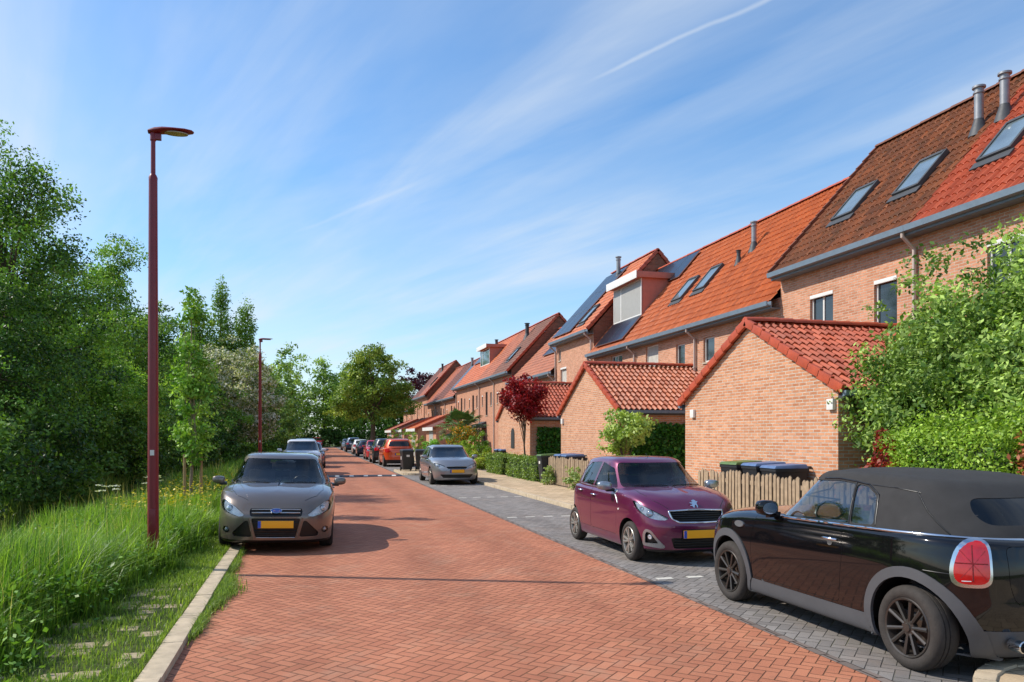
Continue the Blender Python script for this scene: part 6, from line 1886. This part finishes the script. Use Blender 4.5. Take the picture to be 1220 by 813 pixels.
# fan palm
root = empty('palm_tree', (9.4, 48.0, .08), 0, 'bushy fan palm in the front garden beyond the silver car', 'palm')
fr = MB()
for k in range(78):
    a = random.uniform(0, 2*PI); el = random.uniform(-.5, 1.3); c = Vector((math.cos(a)*math.cos(el), math.sin(a)*math.cos(el), math.sin(el)*.8)); L = random.uniform(.7, 1.35)
    st = Vector((0, 0, 2.2)); e = st+c*L; fr.tube([st, e], [.02, .012], 4)
    s = c.cross(Vector((0, 0, 1))).normalized(); u = s.cross(c)
    for j in range(11):
        t = (j-5)/5*1.3; d = (c*math.cos(t)+s*math.sin(t)); l = .62*math.cos(t*.5); w = d.cross(u).normalized()*.045; m = e+d*l*.6; l = l*1.15; tp = e+d*l+Vector((0, 0, -.16))
        fr.add([e, m-w, tp, m+w], [(0, 1, 2, 3)])
o = fr.build('fronds', M['palm'] if 'palm' in M else None, root, uv=False, fixn=False); M['palm'] = simple('palm_frond', '#5f7d3a', .5, var=.5, scale=1.2); o.data.materials.clear(); o.data.materials.append(M['palm'])
MB().tube([(0, 0, -.1), (0, 0, 1.2), (.05, 0, 2.25)], [.16, .14, .12], 10).build('trunk', M['bark'], root, smooth=50)
tree('yellow_shrub', 'shrub with orange yellow flowers in front of the palm', 'shrub', (9.0, 45.8, .08), [(0, 0, 1.5, 1.0, 1.1, 1.0)], 3000, .13, '#4f6a22', '#7d8c34', tr=.05, clump=.25, blossom=('#d89a22', .42))

# ------------------------------------------------------------------ trees on the left
def broad(x, y, h, w, n, leaf, ca, cb, label, name='broadleaf_tree', dark=False, low=.08, group='trees along the ditch', **k):
    ell = []
    m = 12
    for i in range(m):
        t = i/(m-1); zz = h*(low+.10+(.84-low)*t); rr = w*(.55+.5*math.sin(min(1, t*1.25)*PI*.75+.5))*(1-.42*max(0, t-.55)/.45)*.55
        a = random.uniform(0, 6.3); off = w*.26*(1-t*.6)
        ell.append((off*math.cos(a), off*math.sin(a), zz, rr, rr, max(rr*.8, h*.09)))
    return tree(name, label, 'tree', (x, y, float(verge_z(x))), ell, n, leaf, ca, cb, trunk_top=(0, 0, h*.72), tr=h*.014+.03, group=group, clump=k.pop('clump', w*.085), shell=k.pop('shell', .30), nclump=k.pop('nclump', 300), contrast=.55, limbs=26, **k)
broad(-9.0, 26.4, 10.6, 5.4, 66000, .105, '#284f14', '#80a63c', 'tall dark green tree at the left picture edge', nclump=620)
broad(-8.8, 38.5, 10.9, 5.0, 54000, .125, '#315c16', '#90b444', 'tall loose green tree left of the near red lamp', nclump=560)
broad(-7.1, 31.6, 5.0, 3.6, 28000, .10, '#4a7c1e', '#a4c650', 'light green bushy tree low in front of the tall trees', nclump=380)
broad(-7.9, 22.6, 5.6, 3.8, 28000, .09, '#254814', '#688e34', 'dark shrubby tree overhanging the ditch at the left edge', nclump=380)
broad(-9.6, 32, 8.4, 4.6, 26000, .13, '#376420', '#7a9f3c', 'dark tree between the two tall left trees')
broad(-9.4, 50.5, 9.0, 5.4, 22000, .17, '#33591c', '#6c9238', 'dark green tree right of the near red lamp')
broad(-7.2, 42.0, 5.8, 4.4, 20000, .13, '#335a1c', '#739838', 'dark bushy tree behind the staked young tree')
broad(-6.6, 51.0, 5.8, 4.4, 15000, .16, '#335a1c', '#739838', 'dark shrub tree left of the second red lamp')
broad(-8.6, 52.0, 9.0, 5.0, 14000, .2, '#3f681f', '#86a842', 'green tree behind the white blossoming hawthorn')
tree('hawthorn', 'broad hawthorn covered in white blossom behind the second lamp', 'tree', (-5.0, 56.0, .1), [(0, 0, 5.0, 3.0, 3.0, 3.3), (1.2, -1, 4.0, 2.2, 2.2, 2.6), (-1.0, 1, 6.0, 2.2, 2.2, 2.4), (0, 0, 2.6, 2.6, 2.6, 2.0)], 30000, .18, '#56682f', '#8d9a54', tr=.16, clump=.42, shell=.2, blossom=('#ebe6d6', .5), nclump=330)
for i, (dx, hh) in enumerate(((-1.8, 13.6), (.2, 15.2), (2.2, 14.0))):
    tree('poplar', ('left', 'tallest', 'right')[i]+' of the three slender poplars above the hawthorn', 'tree', (-7.9+dx, 74+dx*.5, .3), [(0, 0, hh*(.12+.80*t), 1.7*math.sin(.45+t*2.3), 1.7*math.sin(.45+t*2.3), hh*.12) for t in np.linspace(0, 1, 8)], 15000, .22, '#56802a', '#8aa646', tr=.2, clump=.42, flat=1.9, up=.9, group='poplars', trunk_top=(0, 0, hh*.85), shell=.35)
broad(-5.2, 76.0, 9.6, 5.2, 10000, .25, '#4a6a2a', '#86984e', 'grey green tree beyond the hawthorn')
broad(-4.4, 92.0, 10.0, 5.4, 8000, .30, '#4f742a', '#93a850', 'light green tree on the left far down the verge', clump=.5)
broad(-4.2, 108.0, 12.5, 6.0, 8000, .34, '#4f7a2a', '#9cb054', 'furthest tree on the left verge', clump=.5)
for i, (x, y, h) in enumerate(((-14, 24, 8.5), (-14.5, 34, 9), (-14.5, 46, 9.5), (-14, 60, 9), (-12.5, 78, 9), (-11, 98, 9.5), (-11, 118, 9))):
    broad(x, y, h, 6.5, 9000, .28, '#24441a', '#48702c', ('dark wood-edge tree behind the leftmost trees', 'dark wood-edge tree behind the near lamp', 'dark wood-edge tree behind the young tree', 'dark wood-edge tree left of the poplars', 'dark wood-edge tree behind the poplars', 'dark wood-edge tree far beyond the poplars', 'dark wood-edge tree at the far left end')[i], group='trees of the wood edge')
for i, (x, y) in enumerate(((-6.9, 17.0), (-6.6, 21.4), (-6.9, 30.5), (-6.6, 35.0), (-6.2, 42.0), (-5.6, 50.5), (-5.2, 62), (-5.0, 69), (-4.8, 84), (-4.6, 100))):
    s = 1+(y-16)*.008; r = 1.5*s
    tree('bank_shrub', ('dark leafy shrub at the very left edge of the bank', 'dark shrub left of the near lamp base', 'dark shrub right behind the near lamp base', 'dark shrub behind the staked young tree', 'dark shrub left of the second lamp base', 'dark shrub right of the second lamp base', 'shrub under the hawthorn', 'shrub beyond the hawthorn', 'shrub under the grey green tree', 'furthest shrub on the left bank')[i],
         'shrub', (x, y, float(verge_z(x))), [(0, 0, r*.8, r, r*1.5, r*.9)], 8000, .11+.002*(y-16), '#284516', '#6c8e36', tr=.05, clump=.3, shell=.2, group='shrubs on the far bank', drop=.5)
# young staked tree
yt = tree('young_tree', 'slender young street tree tied to two stakes in the grass', 'tree', (-2.55, 18.6, .04), [(0, 0, 1.6+2.9*t, .55*(1-.55*abs(t-.35)*1.3), .55*(1-.55*abs(t-.35)*1.3), .5) for t in np.linspace(0, 1, 7)], 4200, .10, '#5c8a26', '#9cbc50', tr=.04, clump=.2, trunk_top=(0, 0, 4.5), bark='bark_pale', limbs=20, shell=.45)
for s in (-1, 1): MB().tube([(s*.16+.02, s*.1, -.2), (s*.16+.02, s*.1, 1.35)], .032, 8).build('stake', M['wood_post'], yt, smooth=40)
MB().tube([(-.16, -.1, 1.15), (0, 0.05, 1.17), (.18, .1, 1.15)], .012, 5).build('tie', M['black_plastic'], yt)
# big street tree and the trees at the end
tree('street_tree', 'large spreading tree over the pavement at the end of the terrace', 'tree', (6.7, 84.0, .08), [(-3.2, 1, 5.2, 2.2, 2.4, 1.8), (3.0, 0, 5.0, 2.0, 2.0, 1.6), (0, 0, 7.6, 3.6, 3.6, 3.6), (-2.2, 0, 6.0, 2.4, 2.6, 2.2), (2.0, 1, 6.2, 2.6, 2.6, 2.4), (0, -1, 9.8, 2.4, 2.4, 2.1), (-1.8, 0, 8.6, 2.0, 2, 2), (1.6, 0, 8.8, 2.2, 2.2, 2.0), (-.6, 0, 4.6, 2.6, 2.2, 1.2)], 21000, .27, '#5d7c2a', '#a2b04c', tr=.30, clump=.62, shell=.28, trunk_top=(0, 0, 8.5), limbs=30, nclump=260)
tree('copper_beech', 'dark purple-leaved tree rising behind the far roofs', 'tree', (17.6, 124, 0), [(0, 0, 8.5, 4.2, 4, 4.4)], 5000, .42, '#3a1424', '#5c2434', tr=.3, clump=.7)
for i, (x, y, h, w, ca, cb, lb) in enumerate(((-3.0, 137, 17.0, 8, '#648a30', '#b0c064', 'tall light tree at the end of the street, leftmost'), (2.5, 139, 15.5, 9, '#5a7e2c', '#a4ba58', 'tree closing the end of the red road'), (9.5, 138, 15, 9, '#4c7428', '#8cac4a', 'dark tree behind the street tree trunk'), (16.5, 141, 11.5, 8, '#4b6e28', '#86a048', 'tree beyond the last house'),
                                       (-10, 140, 15, 9, '#4a7024', '#88a444', 'dark tree left of the street end'), (6, 150, 15, 9, '#40642a', '#789444', 'tall tree far behind the street end'), (-6.5, 128, 13, 6, '#5a7e2c', '#a8ba5c', 'dark far tree behind the street end'), (24, 146, 13, 9, '#40642a', '#789444', 'tree behind the end of the roofs'))):
    broad(x, y, h, w, 6000, .50, ca, cb, lb, group='trees at the end of the street', low=.02, clump=.9)
for i, (x, y) in enumerate(((-4, 135.2), (3.5, 135.6), (10.5, 135.0), (16, 135.5))):
    tree('end_shrub', ('left', 'middle', 'right', 'far right')[i]+' shrub mass closing the view across the street end', 'shrub', (x, y, 0), [(0, 0, 1.4, 4.2, 1.2, 1.6)], 3500, .34, '#2b4a1a', '#5c7c34', tr=.1, clump=.6, group='shrubs at the street end')

# ------------------------------------------------------------------ cars
mc = mini_convertible('black two-door soft-top car with dark wheels and chrome belt line at the right edge', (5.335, 6.245, 0), 0)
mc.scale = (1.04, 1.04, 1.04)
city_hatch('small purple five-door hatchback with silver mirrors facing the camera', (5.27, 11.52, 0), PI)
focus_hatch('brown-grey hatchback parked with two wheels on the left kerb', (-.50, 14.42, .012), PI, roll=R(-1.6))
c308 = plain_car('silver grey hatchback facing the camera beside the low hedge', (5.27, 29.9, 0), PI, M['paint_silver'], 'hatch', ds=.045)
PC = plain_car
PC('white hatchback parked behind the brown-grey one on the left', (-.32, 38.2, 0), PI, M['paint_white'], 'suv', ds=.055)
PC('dark blue-grey car behind the white one on the left', (.02, 46.5, 0), PI, M['paint_bluegrey'], 'hatch', ds=.065)
PC('dark roofed car third in the left row behind the near one', (-.25, 54.5, 0), PI, M['paint_charcoal'], 'suv', ds=.08)
PC('grey car fourth in the left row', (-.2, 66, 0), PI, M['paint_silver'], 'hatch', ds=.09)
PC('dark car far down the left side near the street end', (-.2, 90, 0), PI, M['paint_darkblue'], 'hatch', ds=.1)
PC('orange compact suv seen from behind beyond the black bins', (5.15, 47.3, 0), 0, M['paint_orange'], 'suv', ds=.055)
PC('black car seen from behind in front of the orange one', (5.0, 53.2, 0), 0, M['paint_charcoal'], 'suv', ds=.06)
PC('red hatchback facing the camera beyond the black car', (5.0, 60.8, 0), PI, M['paint_redpink'], 'mini', ds=.07)
PC('dark car facing away beyond the red hatchback', (5.05, 71.0, 0), 0, M['paint_darkblue'], 'hatch', ds=.09)
PC('white hatchback far down the right side', (5.0, 79.0, 0), 0, M['paint_white'], 'mini', ds=.09)
PC('dark tall car far down the right side beyond the white hatchback', (5.0, 92.0, 0), 0, M['paint_bluegrey'], 'suv', ds=.1)
PC('silver car furthest down the right side', (5.0, 104.0, 0), PI, M['paint_silver'], 'hatch', ds=.1)
PC('red van facing the camera at the very end of the street', (1.3, 131.5, 0), PI, M['paint_redpink'], 'mpv', ds=.1, L=4.6)
PC('dark car parked across the street end on the left', (-3.2, 130.2, 0), PI/2, M['paint_darkblue'], 'hatch', ds=.1)

# ------------------------------------------------------------------ light, sky, camera
SUN = Vector((-.93, .37, 0)).normalized()*math.cos(R(43))+Vector((0, 0, math.sin(R(43))))
w = bpy.data.worlds.new('World'); SC.world = w; w.use_nodes = True
nt = w.node_tree; nt.nodes.clear()
def N(t, **k):
    x = nt.nodes.new(t)
    for a, b in k.items(): setattr(x, a, b)
    return x
L = nt.links.new
out = N('ShaderNodeOutputWorld'); bg = N('ShaderNodeBackground'); bg.inputs[1].default_value = .125
sky = N('ShaderNodeTexSky', sky_type='NISHITA'); sky.sun_disc = False; sky.sun_elevation = R(43); sky.sun_rotation = math.atan2(SUN.x, SUN.y)
sky.air_density = 1.0; sky.dust_density = .4; sky.ozone_density = 1.6; sky.altitude = 0
def wm(op, a, b=None, c=None):
    x = N('ShaderNodeMath', operation=op)
    for i, v in enumerate((a, b, c)):
        if v is None: continue
        if isinstance(v, (int, float)): x.inputs[i].default_value = v
        else: L(v, x.inputs[i])
    return x.outputs[0]
tc = N('ShaderNodeTexCoord'); sp = N('ShaderNodeSeparateXYZ'); L(tc.outputs['Generated'], sp.inputs[0])
zz = wm('MAXIMUM', wm('ADD', sp.outputs[2], .06), .03)
cx = N('ShaderNodeCombineXYZ'); L(wm('DIVIDE', sp.outputs[0], zz), cx.inputs[0]); L(wm('DIVIDE', sp.outputs[1], zz), cx.inputs[1])
def cl_noise(scale, rot, sc, lo, hi, detail=6, loc=(0, 0, 0), rough=.55, dist=.4):
    m0_ = N('ShaderNodeMapping'); L(cx.outputs[0], m0_.inputs[0]); m0_.inputs['Rotation'].default_value = (0, 0, R(rot))
    m = N('ShaderNodeMapping'); L(m0_.outputs[0], m.inputs[0]); m.inputs['Scale'].default_value = sc; m.inputs['Location'].default_value = loc
    n = N('ShaderNodeTexNoise'); L(m.outputs[0], n.inputs['Vector']); n.inputs['Scale'].default_value = scale; n.inputs['Detail'].default_value = detail; n.inputs['Roughness'].default_value = rough; n.inputs['Distortion'].default_value = dist
    r = N('ShaderNodeValToRGB'); r.color_ramp.elements[0].position = lo; r.color_ramp.elements[1].position = hi; L(n.outputs['Fac'], r.inputs[0])
    return r.outputs[0]
a = cl_noise(1.0, 64, (.34, 1.5, 1), .37, .82)
b = cl_noise(2.6, 70, (.18, 1.3, 1), .46, .82, loc=(3, 1, 0))
c = cl_noise(.7, 60, (.5, 1.0, 1), .36, .66, loc=(1.3, 4, 0))
veil = wm('MULTIPLY', wm('ADD', wm('MULTIPLY', a, .80), wm('MULTIPLY', b, .42)), wm('MULTIPLY_ADD', c, .85, .30))
veil = wm('MINIMUM', wm('MULTIPLY_ADD', veil, 1.05, .05), .85)
def contrail(nx, ny, off, tx, ty, t0, t1, wd, amt):
    d = wm('ABSOLUTE', wm('SUBTRACT', wm('ADD', wm('MULTIPLY', X_, nx), wm('MULTIPLY', Y_, ny)), off))
    t = wm('ADD', wm('MULTIPLY', X_, tx), wm('MULTIPLY', Y_, ty))
    def mr(v, a0, a1):
        r = N('ShaderNodeMapRange', interpolation_type='SMOOTHSTEP'); L(v, r.inputs[0]); r.inputs[1].default_value = a0; r.inputs[2].default_value = a1; return r.outputs[0]
    k = wm('MULTIPLY', mr(t, t0-.12, t0+.05), wm('SUBTRACT', 1.0, mr(t, t1-.05, t1+.15)))
    return wm('MULTIPLY', wm('MULTIPLY', wm('SUBTRACT', 1.0, mr(d, 0.0, wd)), k), amt)
s2 = N('ShaderNodeSeparateXYZ'); m2 = N('ShaderNodeMix', data_type='VECTOR'); nz = N('ShaderNodeTexNoise'); nz.inputs['Scale'].default_value = 5; nz.inputs['Detail'].default_value = 5
L(cx.outputs[0], nz.inputs['Vector']); m2.inputs[0].default_value = .035; L(cx.outputs[0], m2.inputs[4]); L(nz.outputs['Color'], m2.inputs[5]); L(m2.outputs[1], s2.inputs[0])
X_, Y_ = wm('DIVIDE', s2.outputs[0], .965), wm('DIVIDE', s2.outputs[1], .965)
tr1 = contrail(.87, .493, 1.482, .493, -.87, -1.15, -.62, .013, .26)
tr2 = contrail(.844, .537, 1.68, .537, -.844, -2.62, -2.0, .022, .13)
veil = wm('MINIMUM', wm('ADD', veil, wm('ADD', tr1, tr2)), .9)
# thin haze towards the horizon
hz = N('ShaderNodeMapRange'); hz.inputs['From Min'].default_value = .0; hz.inputs['From Max'].default_value = .38; hz.inputs['To Min'].default_value = .5; hz.inputs['To Max'].default_value = 0; L(sp.outputs[2], hz.inputs[0])
sat = N('ShaderNodeHueSaturation'); sat.inputs['Saturation'].default_value = 1.30; sat.inputs['Value'].default_value = 1.68; L(sky.outputs[0], sat.inputs['Color'])
m0 = N('ShaderNodeMix', data_type='RGBA'); L(hz.outputs[0], m0.inputs[0]); L(sat.outputs[0], m0.inputs[6]); m0.inputs[7].default_value = (3.0, 4.9, 7.2, 1)
mx = N('ShaderNodeMix', data_type='RGBA'); L(veil, mx.inputs[0]); L(m0.outputs[2], mx.inputs[6]); mx.inputs[7].default_value = (6.3, 6.9, 7.5, 1)
L(mx.outputs[2], bg.inputs[0]); L(bg.outputs[0], out.inputs[0])
sl = bpy.data.lights.new('sun', 'SUN'); sl.energy = 5.0; sl.angle = R(.5); sl.color = (1.0, .94, .84)
so = bpy.data.objects.new('sun', sl); COL.objects.link(so); so.rotation_euler = SUN.to_track_quat('Z', 'Y').to_euler(); so.location = (-20, 10, 30)

cam = bpy.data.cameras.new('camera'); co = bpy.data.objects.new('camera', cam); COL.objects.link(co)
co.location = (0, 0, 1.8); co.rotation_euler = (R(90), 0, -math.atan(242/915))
cam.sensor_width = 36; cam.lens = 27.0; cam.shift_y = (520-406.5)/1220; cam.clip_start = .1; cam.clip_end = 4000
SC.camera = co
SC.view_settings.view_transform = 'Standard'; SC.view_settings.look = 'None'; SC.view_settings.exposure = 0
SC.cycles.use_denoising = True
SC.cycles.max_bounces = 8; SC.cycles.transparent_max_bounces = 12
bpy.context.view_layer.update()
